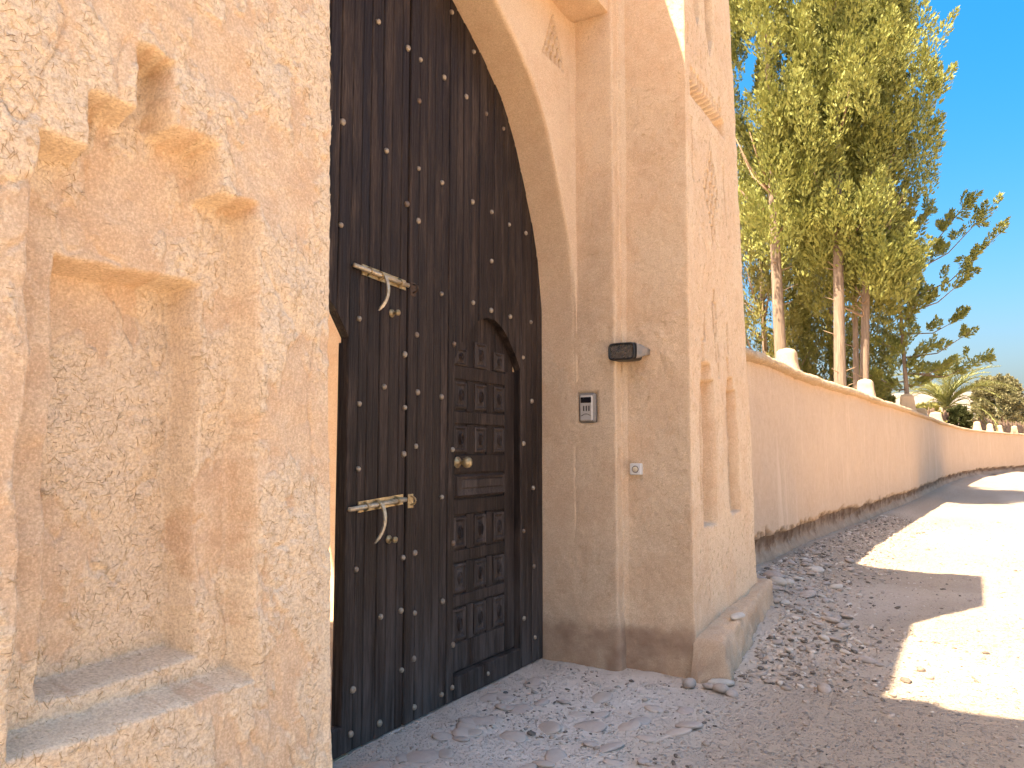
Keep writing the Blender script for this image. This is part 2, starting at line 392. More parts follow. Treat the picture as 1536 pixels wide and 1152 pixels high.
# far hills on the horizon
rng = np.random.default_rng(4)
ang = np.linspace(R(-75), R(75), 160); rad = np.linspace(2600, 5200, 14)
A, Rr = np.meshgrid(ang, rad, indexing='ij')
hx, hy = Rr * np.sin(A), Rr * np.cos(A)
Ph = np.stack([hx, hy, hx * 0], -1).reshape(-1, 3)
prof = np.sin(np.linspace(0, math.pi, 14)) ** .8
hz = (270 * (.75 + .5 * fbm(Ph, .0009, 5, 3))).reshape(A.shape) * prof[None, :] - 12
i, j = np.meshgrid(np.arange(159), np.arange(13), indexing='ij')
hills = mk('hills', np.stack([hx, hy, hz], -1).reshape(-1, 3), np.stack([i * 14 + j, i * 14 + j + 1, (i + 1) * 14 + j + 1, (i + 1) * 14 + j], -1).reshape(-1, 4), M['rock'], None, True, at=(0, 0, 0)); tag(hills, kind='structure')

# ------------------------------------------------------------------ gatehouse
gate = root('gatehouse', (-2.0, YC, 0), 'tall earthen gatehouse with niched towers either side of a pointed arch', 'gatehouse')
def plan(pts, steps):
    """closed plan outline sampled finely; returns points and outward normals"""
    out = []; n = len(pts)
    for k in range(n):
        a = np.array(pts[k]); b = np.array(pts[(k + 1) % n]); m = max(1, int(round(np.linalg.norm(b - a) / steps[k])))
        for q in range(m): out.append(a + (b - a) * q / m)
    return np.array(out)
def normals2(P):
    t = np.roll(P, -1, 0) - np.roll(P, 1, 0); nn = np.stack([t[:, 1], -t[:, 0]], -1)
    return nn / np.maximum(1e-9, np.linalg.norm(nn, axis=1))[:, None]
def loft(name, pts, steps, zs, disp, mat, parent, batter=None, roundn=2):
    P = plan(pts, steps)
    for _ in range(roundn):                       # soften corners
        d0 = np.linalg.norm(np.roll(P, 1, 0) - P, axis=1); d1 = np.linalg.norm(np.roll(P, -1, 0) - P, axis=1)
        ok = (np.maximum(d0, d1) < .03)[:, None]
        P = np.where(ok, .25 * np.roll(P, 1, 0) + .5 * P + .25 * np.roll(P, -1, 0), P)
    Nn = normals2(P); n, m = len(P), len(zs)
    V = np.zeros((m, n, 3)); V[:, :, 0] = P[None, :, 0]; V[:, :, 1] = P[None, :, 1]; V[:, :, 2] = np.array(zs)[:, None]
    NN = np.zeros((m, n, 3)); NN[:, :, 0] = Nn[None, :, 0]; NN[:, :, 1] = Nn[None, :, 1]
    V = V.reshape(-1, 3); NN = NN.reshape(-1, 3)
    d, attrs = disp(V, NN)
    if batter: V = batter(V)
    V = V + NN * d[:, None]
    i, j = np.meshgrid(np.arange(m - 1), np.arange(n), indexing='ij'); j2 = (j + 1) % n
    F = np.stack([i * n + j, i * n + j2, (i + 1) * n + j2, (i + 1) * n + j], -1).reshape(-1, 4)
    o = mk(name, V, F, mat, parent, True, attrs)
    # flat roof cap as degenerate-free fan
    top = V[(m - 1) * n:]
    return o, top
def cap(name, top, mat, parent):
    c = top.mean(0); V = np.vstack([top, c[None]]); n = len(top)
    F = np.array([(k, (k + 1) % n, n) for k in range(n)]); return mk(name, V, F, mat, parent)
def zrange(*segs):
    z = []
    for a, b, s in segs: z += list(np.arange(a, b - s * .5, s))
    return z + [segs[-1][1]]

# --- left tower, with the stepped niche
def disp_left(V, NN):
    Y, Z = V[:, 1], V[:, 2]; front = sstep(NN[:, 0], .6, .9)
    wob = np.stack([V[:, 0] * 0, Y, Z], -1)
    wy = .012 * fbm(wob, 7, 3, 21) + .004 * fbm(wob, 28, 3, 24); wz = .014 * fbm(wob, 7, 3, 22) + .005 * fbm(wob, 28, 3, 25)
    y, z = Y + wy, Z + wz
    outer = np.maximum.reduce([in_box(y, z, .688, 1.166, .805, 1.842, .011), in_box(y, z, .780, 1.060, 1.7, 1.945, .011), in_box(y, z, .876, .948, 1.8, 2.078, .010)])
    inner = in_box(y, z, .775, 1.076, .862, 1.655, .011)
    # sills slope outward
    dep = .086 * outer + .088 * inner
    warp = V + .03 * np.stack([fbm(V, 6, 2, 37), fbm(V, 6, 2, 38), fbm(V, 6, 2, 39)], -1)
    patch = fbm(warp, (8, 8, 3.6), 6, 31, .62)
    rough = sstep(patch + .10 * inner, -.045, .035)
    r1 = fbm(V, 38, 3, 33); r2 = fbm(V, 105, 2, 34); r3 = fbm(V, (120, 120, 40), 2, 28)
    lump = .014 * fbm(V, 2.6, 3, 35) + .010 * fbm(V, 9, 3, 36) + .0040 * fbm(V, 24, 3, 29) - .007 * np.exp(-(fbm(V, (5, 5, 2.2), 4, 27) / .018) ** 2) * sstep(fbm(V, 3, 2, 26), .05, .25)
    d = lump + rough * (.0052 + .0030 * r1 + .0024 * r2) + (1 - rough) * (.0006 * r2 + .0008 * r3)
    d = d * np.clip(front + .5, 0, 1) - dep * front
    return d, {'rough': rough * (.92 - .15 * inner) * front + (1 - front) * .3, 'stain': np.zeros(len(V))}
def bat_left(V):
    V = V.copy(); V[:, 1] -= sstep(V[:, 1], .2, 1.4) * (.03 * (V[:, 2] - 1.3) + .10 * np.maximum(0, V[:, 2] - 2.6)); return V
LT = [(FX, -1.6), (FX, .55), (FX, 1.40), (-1.6, 1.40), (PX, 1.40), (PX, 1.48), (-2.62, 1.48), (-2.62, -1.6)]
lt, top = loft('left_tower', LT, [.12, .0042, .02, .06, .03, .08, .3, .3], zrange((-.3, .55, .06), (.55, 2.56, .0042), (2.56, 5.9, .08)), disp_left, M['adobe'], gate, bat_left)
tag(lt, 'left tower close to the viewer, straw plaster with stepped keyhole niche')
cap('tower_roof', top, M['tower'], gate)

# chopped straw caught in the left tower's plaster
def straws(name, srcV, srcN, count, lmin, lmax, th, mat, parent, seed):
    r = np.random.default_rng(seed); k = r.integers(0, len(srcV), count); P = srcV[k]; Nr = srcN[k]
    t = r.normal(size=(count, 3)); t -= Nr * (t * Nr).sum(1)[:, None]; t /= np.linalg.norm(t, axis=1)[:, None]
    t = t + Nr * r.uniform(-.12, .22, (count, 1)); b = np.cross(Nr, t); b /= np.linalg.norm(b, axis=1)[:, None]
    L = r.uniform(lmin, lmax, (count, 1)); w = th * r.uniform(.6, 1.3, (count, 1)); bend = r.uniform(-.08, .08, (count, 1)) * L
    c0, c1, c2 = P - t * L / 2, P + b * bend + Nr * .0008, P + t * L / 2
    V = np.zeros((count, 9, 3))
    for q, c in enumerate((c0, c1, c2)):
        V[:, q * 3] = c + b * w; V[:, q * 3 + 1] = c - b * w; V[:, q * 3 + 2] = c + Nr * w * 1.4
    f = []
    for q in (0, 3):
        for a, b_ in ((0, 1), (1, 2), (2, 0)): f.append((q + a, q + b_, q + 3 + b_, q + 3 + a))
    F = (np.array(f)[None] + (np.arange(count) * 9)[:, None, None]).reshape(-1, 4)
    o = mk(name, V.reshape(-1, 3), F, mat, parent); tag(o, kind='stuff'); return o
def mesh_points(o):
    me = o.data; n = len(me.vertices); V = np.zeros(n * 3); me.vertices.foreach_get('co', V); NNn = np.zeros(n * 3); me.vertices.foreach_get('normal', NNn)
    return V.reshape(-1, 3) + np.array(ORG[o.name]), NNn.reshape(-1, 3)
Vv, Nv = mesh_points(lt)
ra = np.zeros(len(Vv), dtype=np.float32); lt.data.attributes['rough'].data.foreach_get('value', ra)
sel = (Vv[:, 1] > .56) & (Vv[:, 1] < 1.37) & (Vv[:, 2] > .58) & (Vv[:, 2] < 2.5) & (Nv[:, 0] > .2) & (ra > np.random.default_rng(2).uniform(0.05, .8, len(Vv)))
straws('straw', Vv[sel], Nv[sel], 3600, .005, .024, .0006, M['straw'], lt, 7)
straws('dark_straw', Vv[sel], Nv[sel], 800, .004, .015, .0005, M['dark_straw'], lt, 8)

# --- right tower: jamb, pilaster strip, tower side, niched street face
def slit(y, z, yc, zc, hw, hh, soft=.005): return in_box(y, z, yc - hw, yc + hw, zc - hh, zc + hh, soft)
def disp_right(V, NN):
    Y, Z = V[:, 1], V[:, 2]; front = sstep(NN[:, 0], .6, .9) * (V[:, 0] > -1.42)
    wy = .005 * fbm(V, 9, 2, 41); y, z = Y + wy, Z + .006 * fbm(V, 9, 2, 42)
    D = np.zeros(len(V))
    def cut(m, dep):
        nonlocal D; D = np.maximum(D, m * dep)
    cut(in_box(y, z, 4.475, 4.765, .855, 1.725, .008), .12); cut(in_box(y, z, 4.49, 4.705, 1.60, 1.825, .008), .06); cut(slit(y, z, 4.555, 1.90, .03, .065), .04)
    cut(in_box(y, z, 5.10, 5.355, .895, 1.700, .008), .12); cut(in_box(y, z, 5.125, 5.30, 1.60, 1.780, .008), .06); cut(slit(y, z, 5.18, 1.85, .03, .055), .04)
    cut(slit(y, z, 4.440, 1.30, .013, .29, .004), .10); cut(slit(y, z, 5.070, 1.24, .013, .33, .004), .10)
    for yc, zb, hw in ((4.59, 3.95, .085), (4.95, 3.88, .115)):      # tall slots with a pointed foot
        zz = z - np.abs(y - yc) * 1.2
        cut(in_box(y, zz, yc - hw, yc + hw, zb, 5.0, .006), .18)
    cut(in_box(y, z, 4.36, 5.36, 3.44, 3.545, .008), .085)
    for k in range(11):                                               # teeth along the band
        cut(slit(y, z, 4.40 + .085 * k, 3.575, .024, .040, .004), .085)
    u = (y - 4.875) / .24; v = (z - 2.96) / .34                       # pierced diamond
    row = np.floor(z / .070); yy = (y + .052 * (row % 2)) / .104; cell = in_box(yy - np.floor(yy), z / .070 - row, .24, .76, .14, .86, .06)
    cut(cell * (np.abs(u) + np.abs(v) < 1), .20)
    cut(slit(y, z, 4.395, 3.11, .014, .19, .004), .12); cut(slit(y, z, 5.285, 3.02, .014, .20, .004), .12)
    for a, b in ((4.33, 3.80), (4.66, 3.76), (4.98, 3.70), (5.22, 3.62)): cut(slit(y, z, a, b, .016, .05, .004), .12)
    for a, b in ((4.86, 2.27), (4.82, 2.19), (4.90, 2.19), (4.82, 2.09), (4.90, 2.07), (4.86, 1.99), (4.93, 1.93), (4.86, 1.90), (4.90, 1.80), (4.605, 2.09), (4.605, 2.01), (5.2, 2.1), (5.2, 1.99)):
        cut(slit(y, z, a, b, .016, .044, .004), .18)
    lump = .012 * fbm(V, 1.9, 3, 43) + .006 * fbm(V, 9, 3, 44) + .0032 * fbm(V, 38, 3, 45)
    side = (NN[:, 1] < -.6)
    # mud collar around the wing mirror, shallow pocket for the intercom
    q = np.hypot((V[:, 0] + 1.66) / .16, (Z - 1.865) / .11); lump = lump + side * (V[:, 0] > -1.78) * .018 * np.exp(-(q ** 4)) + side * .008 * np.exp(-(((q - 1.2) / .3) ** 2)) * (.5 + fbm(V, 25, 3, 47))
    lump = lump - side * .022 * in_box(V[:, 0], Z, -2.012, -1.888, 1.462, 1.642, .006)
    foot = sstep(.45 - Z, 0, .5) * .02
    edge = .30 + .06 * fbm(V, (5, 5, 3), 5, 46, .65) + .02 * fbm(V, 40, 2, 52) + .035 * sstep(V[:, 0], -1.9, -1.4)
    st = (.75 * sstep(edge - Z, -.03, .05) + .25 * sstep(edge - Z, -.16, .12)) * (.72 + .55 * fbm(V, 9, 4, 48)) * np.where(front > .5, .3, .85)
    st2 = .12 * sstep(fbm(V, (2.2, 2.2, 1.2), 4, 49), .0, .5)
    return lump + foot - D * front, {'rough': .7 * sstep(fbm(V, (4, 4, 2.4), 6, 50, .65), -.04, .10), 'stain': np.clip(st + st2 * side, 0, 1)}
def bat_right(V):
    V = V.copy(); wgt = np.clip((V[:, 1] - 4.25) / 1.5, 0, 1); V[:, 1] += -.088 * V[:, 2] * wgt * np.where(V[:, 2] < 4.7, 1, 1) + .012 * V[:, 2] * (1 - wgt) * (V[:, 0] > -1.74); return V
RT = [(-2.62, 4.17), (PX, 4.17), (PX, 4.25), (FX, 4.25), (FX, 5.78), (-2.3, 5.78), (-2.62, 5.78)]
rt, top = loft('right_tower', RT, [.012, .008, .009, .007, .03, .3, .3], zrange((-.3, 4.3, .010), (4.3, 5.1, .06)), disp_right, M['tower'], gate, bat_right)
tag(rt, 'right tower with slit niches and a pierced diamond on its street face')
cap('tower_roof', top, M['tower'], gate)
Vv, Nv = mesh_points(rt); sel = (Vv[:, 2] > .42) & (Vv[:, 2] < 4.3) & (Vv[:, 0] > -2.2) & ((Nv[:, 1] < -.3) | (Nv[:, 0] > .3))
straws('straw', Vv[sel], Nv[sel], 5200, .010, .032, .0010, M['straw'], rt, 9)

# --- arch wall and its soffit: one strip mesh following the arch
ys = np.concatenate([np.linspace(YC - HW, YC - HW + .12, 12, endpoint=False), np.linspace(YC - HW + .12, YC + HW - .12, 150, endpoint=False), np.linspace(YC + HW - .12, YC + HW, 30)])
curve = [(y, arch_z(y)) for y in ys]; curve = [(YC - HW, z) for z in np.linspace(-.2, 1.75, 20, endpoint=False)] + curve + [(YC + HW, z) for z in np.linspace(1.75, -.2, 20)[1:]]
cy = np.array([c[0] for c in curve]); cz = np.array([c[1] for c in curve])
for _ in range(3):
    cy[1:-1] = .25 * cy[:-2] + .5 * cy[1:-1] + .25 * cy[2:]; cz[1:-1] = .25 * cz[:-2] + .5 * cz[1:-1] + .25 * cz[2:]
nc = len(cy)
xs_ = np.concatenate([[AX, AX - .006], np.linspace(AX - .015, -2.62, 40)])
V = []
for k, x in enumerate(xs_):
    inset = (-.012, -.004)[k] if k < 2 else 0
    yy = YC + (cy - YC) * (1 - inset * .3); V.append(np.stack([np.full(nc, x), yy, cz - inset * .6], -1))
V = np.array(V); P = V.reshape(-1, 3); V = P.copy()
nrm = np.stack([0 * P[:, 0], -(P[:, 1] - YC), -(P[:, 2] - 2.2) * (P[:, 2] > 2)], -1); nrm /= np.maximum(1e-6, np.linalg.norm(nrm, axis=1))[:, None]
V += nrm * (.004 * fbm(P, 7, 3, 61) + .0015 * fbm(P, 35, 3, 62))[:, None] + np.array([0, 0, -.0]) 
V[:, 1] = np.where(P[:, 2] < 2.2, np.clip(V[:, 1], YC - HW - .02, YC + HW + .012), V[:, 1])
i, j = np.meshgrid(np.arange(len(xs_) - 1), np.arange(nc - 1), indexing='ij')
F1 = np.stack([i * nc + j, i * nc + j + 1, (i + 1) * nc + j + 1, (i + 1) * nc + j], -1).reshape(-1, 4)
soff = mk('arch_soffit', V, F1, M['tower'], gate, True, {'rough': .3 * sstep(fbm(P, 3, 3, 63), 0, .4), 'stain': np.zeros(len(P))}); tag(soff, 'curved underside of the arch over the door leaves')
# spandrel: columns from the arch line to the beam
CZ = 3.98; yl = np.concatenate([np.linspace(YC - HW, YC + .85, 120, endpoint=False), np.linspace(YC + .85, YC + HW - .14, 95, endpoint=False), np.linspace(YC + HW - .14, YC + HW + .03, 40)]); rows = 130; V = []
for y in yl:
    z0 = float(np.interp(y, cy[20:-19], cz[20:-19])) + .0072 if abs(y - YC) < HW - .002 else 1.7
    t = np.linspace(0, 1, rows); V.append(np.stack([np.full(rows, AX), np.full(rows, y), z0 + (CZ + .1 - z0) * t], -1))
P = np.array(V).reshape(-1, 3); D = np.zeros(len(P))
for sgn in (1, -1):                                                  # small pierced triangle
    y = YC + sgn * (P[:, 1] - YC); z = P[:, 2]
    row = np.floor((z - 3.60) / .058); u = (y - 3.90) + (z - 3.75) * -.0; hw = .145 * (3.93 - z) / .33
    yy = (y + .026 * (row % 2)) / .052; cell = in_box(yy - np.floor(yy), (z - 3.60) / .058 - row, .2, .8, .15, .85, .1)
    D = np.maximum(D, cell * (np.abs(u) < hw) * (z > 3.60) * (z < 3.91) * .09)
V = P.copy(); V[:, 0] += .005 * fbm(P, 4, 3, 65) + .002 * fbm(P, 22, 3, 66) - D - .012 * np.exp(-((P[:, 2] - np.repeat(P[::rows, 2], rows)) / .018) ** 2)
V[:, 0] += .02 * sstep(P[:, 1], YC + HW - .05, YC + HW + .02)
i, j = np.meshgrid(np.arange(len(yl) - 1), np.arange(rows - 1), indexing='ij')
sp = mk('spandrel', V, np.stack([i * rows + j, (i + 1) * rows + j, (i + 1) * rows + j + 1, i * rows + j + 1], -1).reshape(-1, 4), M['tower'], gate, True, {'rough': .5 * sstep(fbm(P, 3, 4, 67), -.1, .4), 'stain': np.zeros(len(P))}); tag(sp, 'wall face above the arch with a small pierced triangle')
# beam above: closed box with rounded, uneven edges
def rough_box(name, a, b, step, mat, parent, amp=.006, rnd=.03, seed=0, label=None):
    a, b = np.array(a, float), np.array(b, float); V = []; F = []; n0 = 0
    for ax in range(3):
        u, v = [k for k in range(3) if k != ax]
        nu = max(2, int((b[u] - a[u]) / step) + 1); nv = max(2, int((b[v] - a[v]) / step) + 1)
        for s in (0, 1):
            U, W = np.meshgrid(np.linspace(a[u], b[u], nu), np.linspace(a[v], b[v], nv), indexing='ij')
            Q = np.zeros((nu, nv, 3)); Q[..., u] = U; Q[..., v] = W; Q[..., ax] = (a, b)[s][ax]
            V.append(Q.reshape(-1, 3)); i, j = np.meshgrid(np.arange(nu - 1), np.arange(nv - 1), indexing='ij')
            f = np.stack([i * nv + j, (i + 1) * nv + j, (i + 1) * nv + j + 1, i * nv + j + 1], -1).reshape(-1, 4) + n0
            if (s == 0) != (ax == 1): f = f[:, ::-1]
            F.append(f); n0 += nu * nv
    V = np.vstack(V); F = np.vstack(F)
    c = np.clip(V, a + rnd, b - rnd); d = V - c; L = np.linalg.norm(d, axis=1); k = L > 1e-9
    V[k] = c[k] + d[k] / L[k][:, None] * rnd
    dirv = np.where(k[:, None], d / np.maximum(L, 1e-9)[:, None], 0)
    V = V + dirv * (amp * (fbm(V, 5, 3, seed) + .5 * fbm(V, 24, 3, seed + 1)))[:, None]
    o = mk(name, V, F, mat, parent, True); 
    if label: o['label'] = label
    return o
rough_box('beam', (-2.62, YC - HW - .02, CZ), (PX - .022, YC + HW + .02, 5.25), .03, M['tower'], gate, .006, .02, 70, 'earthen beam closing the recess above the arch')
rough_box('shadow_crown', (-2.62, 4.29, 5.02), (FX + .01, 6.0, 5.32), .06, M['tower'], gate, .012, .03, 74, 'overhanging parapet of the right tower')  # out-of-view block added on the tower top to broaden its shadow on the road
# low plinth ledge along the foot of the right tower
def plinth():
    nY, nX = 150, 34; Ys = np.linspace(4.20, 6.02, nY); V = []
    for y in Ys:
        t = (y - 4.20) / 1.82; k = math.sqrt(max(0., min(1, (y - 4.195) / .07))) * math.sqrt(max(0., min(1, (6.025 - y) / .10)))
        xo = -1.185 - .11 * t; xo = FX - .06 + (xo - FX + .06) * (.25 + .75 * k); zt = (.275 + .085 * t) * (.2 + .8 * k)
        s = np.linspace(0, 1, nX)
        # profile: from tower face over the worn top, down the front
        xi = FX + .004 - .094 * float(sstep(np.array(y), 4.26, 4.36)); px = np.where(s < .55, xi + (xo - xi) * (s / .55), xo + .03 * ((s - .55) / .45)); pz = np.where(s < .55, zt - .01 * (s / .55), zt - .01 - (zt + .1) * ((s - .55) / .45))
        V.append(np.stack([px, np.full(nX, y), pz], -1))
    # end caps: pull the last columns inwards and down
    V = np.array(V)
    for e, k in ((0, 1), (nY - 1, -1)):
        pass
    for _ in range(4): V[:, 1:-1] = .25 * V[:, :-2] + .5 * V[:, 1:-1] + .25 * V[:, 2:]
    P = V.reshape(-1, 3).copy()
    dd = .030 * fbm(P, 4.5, 3, 80) + .022 * fbm(P, 18, 4, 81); P[:, 0] += dd; P[:, 2] += dd * .8
    n0 = len(P); F = []
    for a in range(nY - 1):
        for b in range(nX - 1): F.append((a * nX + b, a * nX + b + 1, (a + 1) * nX + b + 1, (a + 1) * nX + b))
    V = list(map(tuple, P))
    for e, rev in ((0, False), ((nY - 1), True)):      # close both ends down to the ground
        base = len(V); idx = [e * nX + b for b in range(nX)]
        for q in idx: V.append((V[q][0], V[q][1] + (.012 if rev else -.012), min(V[q][2] - .02, V[q][2])))
        for q in range(nX - 1):
            F.append((idx[q], idx[q + 1], base + q + 1, base + q) if rev else (idx[q + 1], idx[q], base + q, base + q + 1))
        low = len(V)
        for q in range(nX): V.append((V[base + q][0], V[base + q][1], -.1))
        for q in range(nX - 1):
            F.append((base + q, base + q + 1, low + q + 1, low + q) if rev else (base + q + 1, base + q, low + q, low + q + 1))
    VA = np.array(V); st = .35 + .3 * fbm(VA, 5, 3, 82) + .45 * (1 - sstep(VA[:, 1], 4.19, 4.26)) * sstep(fbm(VA, 9, 3, 83), -.5, .2)
    o = mk('plinth', np.array(V), np.array(F), M['tower'], gate, True, {'rough': np.full(len(V), .2), 'stain': np.clip(st, 0, .7)}); tag(o, 'crumbling low mud ledge along the foot of the right tower')
plinth()
# the passage behind the door leaves
rough_box('passage_wall', (-4.62, 4.33, -.2), (-2.60, 4.9, 4.3), .12, M['tower'], gate, .01, .03, 90)
rough_box('passage_wall', (-4.25, .6, -.2), (-2.60, 1.30, 4.3), .12, M['tower'], gate, .01, .03, 92)
rough_box('passage_roof', (-5.1, .6, 4.0), (-2.56, 5.2, 4.4), .12, M['tower'], gate, .01, .03, 94)
court = rough_box('courtyard_wall', (-15.5, -6, -.2), (-15, 14, 3.0), .25, M['wallmud'], None, .015, .04, 96); tag(court, 'plain courtyard wall glimpsed through the gap beside the door', 'wall')

# ------------------------------------------------------------------ boundary wall along the street
bw = root('boundary_wall', (wall_x(8.0), 8.0, 0), 'long curving mud wall with rounded coping running down the street', 'wall')
def dense_y():
    y = 5.35; out = [y]
    while y < 84: y += max(.022, .0042 * (y - 2) ** 1.25); out.append(y)
    return np.array(out)
WY = dense_y(); WXf = wall_x(WY)
for _ in range(60): WXf[1:-1] = .25 * WXf[:-2] + .5 * WXf[1:-1] + .25 * WXf[2:]
tx = np.gradient(WXf, WY); nl = np.sqrt(1 + tx ** 2); wnx, wny = 1 / nl, -tx / nl
WT = 2.16
zs = np.array(zrange((-.2, 0.05, .05), (.05, .62, .016), (.62, 2.0, .045), (2.0, WT, .03))); m = len(zs); n = len(WY)
V = np.zeros((m, n, 3)); V[..., 0] = WXf[None]; V[..., 1] = WY[None]; V[..., 2] = zs[:, None]; P = V.reshape(-1, 3)
NN = np.stack([np.tile(wnx, m), np.tile(wny, m), np.zeros(m * n)], -1)
gz = np.tile(ground_z(WXf + .03, WY), m)
edge = gz + .17 + .05 * fbm(P * [1, 1, 0], 1.3, 3, 101) + .08 * np.maximum(0, fbm(P * [1, 1, 0], 13, 2, 102)) + .10 * np.maximum(0, fbm(P * [1, 1, 0], 30, 2, 103)) + .07
worn = sstep(edge - P[:, 2], -.006, .012)
rag = fbm(P, (38, 38, 10), 4, 104)
bul = .035 * fbm(P, .6, 3, 105) + .010 * fbm(P, 4, 3, 106) + .003 * fbm(P, 26, 3, 107) - .01 * sstep(P[:, 2], 1.5, 2.2)
d = bul - worn * (.055 - .035 * rag) + .07 * sstep(gz + .12 - P[:, 2], 0, .2) + worn * (.014 * fbm(P, 45, 3, 109) + .012 * fbm(P, (90, 90, 30), 2, 110))
V = P + NN * d[:, None]
i, j = np.meshgrid(np.arange(m - 1), np.arange(n - 1), indexing='ij')
wf = mk('wall_face', V, np.stack([i * n + j, i * n + j + 1, (i + 1) * n + j + 1, (i + 1) * n + j], -1).reshape(-1, 4), M['wallmud'], bw, True,
        {'rough': .3 * sstep(fbm(P, 2.2, 3, 108), 0, .4), 'stain': np.clip(worn * (.85 + .6 * rag) * (1 - .45 * sstep(edge - P[:, 2], .08, .2)), 0, 1)}); tag(wf, 'street face of the wall with a ragged eroded foot')
# back of the wall
V = np.zeros((2, n, 3)); V[..., 0] = (WXf - .42 * wnx)[None]; V[..., 1] = (WY - .42 * wny)[None]; V[0, :, 2] = -.2; V[1, :, 2] = WT
j = np.arange(n - 1); mk('wall_back', V.reshape(-1, 3), np.stack([j + 1, j, n + j, n + j + 1], -1), M['wallmud'], bw, True)
# coping: rounded cap overhanging both faces
np_ = 22; th = np.linspace(0, 2 * math.pi, np_, endpoint=False)
cu = -.21 + .29 * np.sign(np.cos(th)) * np.abs(np.cos(th)) ** .7; cv = WT + .012 + np.where(np.sin(th) > 0, .085, .045) * np.sign(np.sin(th)) * np.abs(np.sin(th)) ** .8
V = np.zeros((n, np_, 3)); V[..., 0] = WXf[:, None] + wnx[:, None] * cu; V[..., 1] = WY[:, None] + wny[:, None] * cu; V[..., 2] = cv[None]; P = V.reshape(-1, 3)
Nc = np.stack([np.repeat(wnx, np_) * np.tile(np.cos(th), n), np.repeat(wny, np_) * np.tile(np.cos(th), n), np.tile(np.sin(th), n)], -1)
V = P + Nc * (.022 * fbm(P, 4.5, 3, 111) + .02 * fbm(P, 17, 3, 112) + .008 * fbm(P, 50, 2, 113))[:, None]; V[:, 2] += .02 * fbm(P * [1, 1, 0], .6, 2, 114)
i, j = np.meshgrid(np.arange(n - 1), np.arange(np_), indexing='ij'); j2 = (j + 1) % np_
cop = mk('coping', V, np.stack([i * np_ + j, i * np_ + j2, (i + 1) * np_ + j2, (i + 1) * np_ + j], -1).reshape(-1, 4)[:, ::-1], M['coping'], bw, True, {'rough': .5 * sstep(fbm(P, 6, 3, 115), 0, .4), 'stain': np.zeros(len(P))}); tag(cop, 'rounded straw and mud cap along the top of the wall')
def merlon(y, wd, ht, seed, rot=0):
    x = float(np.interp(y, WY, WXf)) - .20; r = np.random.default_rng(seed); nr, ns = 14, 20
    V = []; z0 = WT + .03
    for k in range(nr):
        t = k / (nr - 1); s = (1 + .22 * (1 - t) ** 3 - .22 * t) * (math.sqrt(max(0, 1 - max(0, (t - .80) / .2) ** 2.2)) if t > .8 else 1)
        for q in range(ns):
            a = 2 * math.pi * q / ns; c, s_ = math.cos(a), math.sin(a)
            V.append((x + s * wd * .5 * np.sign(c) * abs(c) ** .45, y + s * wd * .5 * np.sign(s_) * abs(s_) ** .45, z0 + ht * t))
    V = np.array(V); c0 = np.array([x, y, 0]); dirv = V - c0; dirv[:, 2] = 0; dirv /= np.maximum(.02, np.linalg.norm(dirv, axis=1))[:, None]
    V += dirv * (.016 * fbm(V, 8, 3, seed))[:, None]
    F = [(k * ns + q, k * ns + (q + 1) % ns, (k + 1) * ns + (q + 1) % ns, (k + 1) * ns + q) for k in range(nr - 1) for q in range(ns)] + [tuple(range((nr - 1) * ns, nr * ns))]
    mk('merlon', V, F, M['coping'], bw, True)
for k, (y, wd, ht) in enumerate([(6.85, .20, .30), (9.75, .27, .36), (15.4, .32, .42), (21.2, .36, .50), (24.6, .36, .30), (29.5, .42, .40), (43.4, .36, .5), (46.6, .32, .48), (48.9, .3, .46), (52.4, .34, .5), (56.5, .34, .5), (61, .34, .5)]): merlon(y, wd, ht, 300 + k)
Vc, Nc_ = mesh_points(cop); sel = (Nc_[:, 2] < .5) & (Vc[:, 1] < 16) & (Nc_[:, 0] > .1)
straws('straw_fringe', Vc[sel], Nc_[sel], 900, .02, .06, .0016, M['straw'], cop, 17)

# ------------------------------------------------------------------ door leaves
def plank_mesh(name, y0, y1, zb, zt, mat, parent, xf, th=.045, ch=.004, seg=1, wob=0.):
    """upright board; zb and zt are functions of y"""
    ch = min(ch, (y1 - y0) * .3)
    prof = [(y0, xf - th), (y0, xf - ch), (y0 + ch, xf), (y1 - ch, xf), (y1, xf - ch), (y1, xf - th)]
    V = [(x, y, zb(y)) for y, x in prof] + [(x, y, max(zb(y) + .01, zt(y))) for y, x in prof]
    F = [(0, 1, 2, 3, 4, 5)[::-1], (6, 7, 8, 9, 10, 11)] + [(k, (k + 1) % 6, 6 + (k + 1) % 6, 6 + k)[::-1] for k in range(6)]
    F = [f[::-1] for f in F]
    return mk(name, np.array(V), F, mat, parent)
WC, WHW = 3.5525, .3335                    # wicket: middle and half width
def wick_z(y, c=WC):
    u = min(1, abs(y - c) / WHW); return 1.767 + .262 * max(0, math.cos(u * math.pi / 2)) ** .85
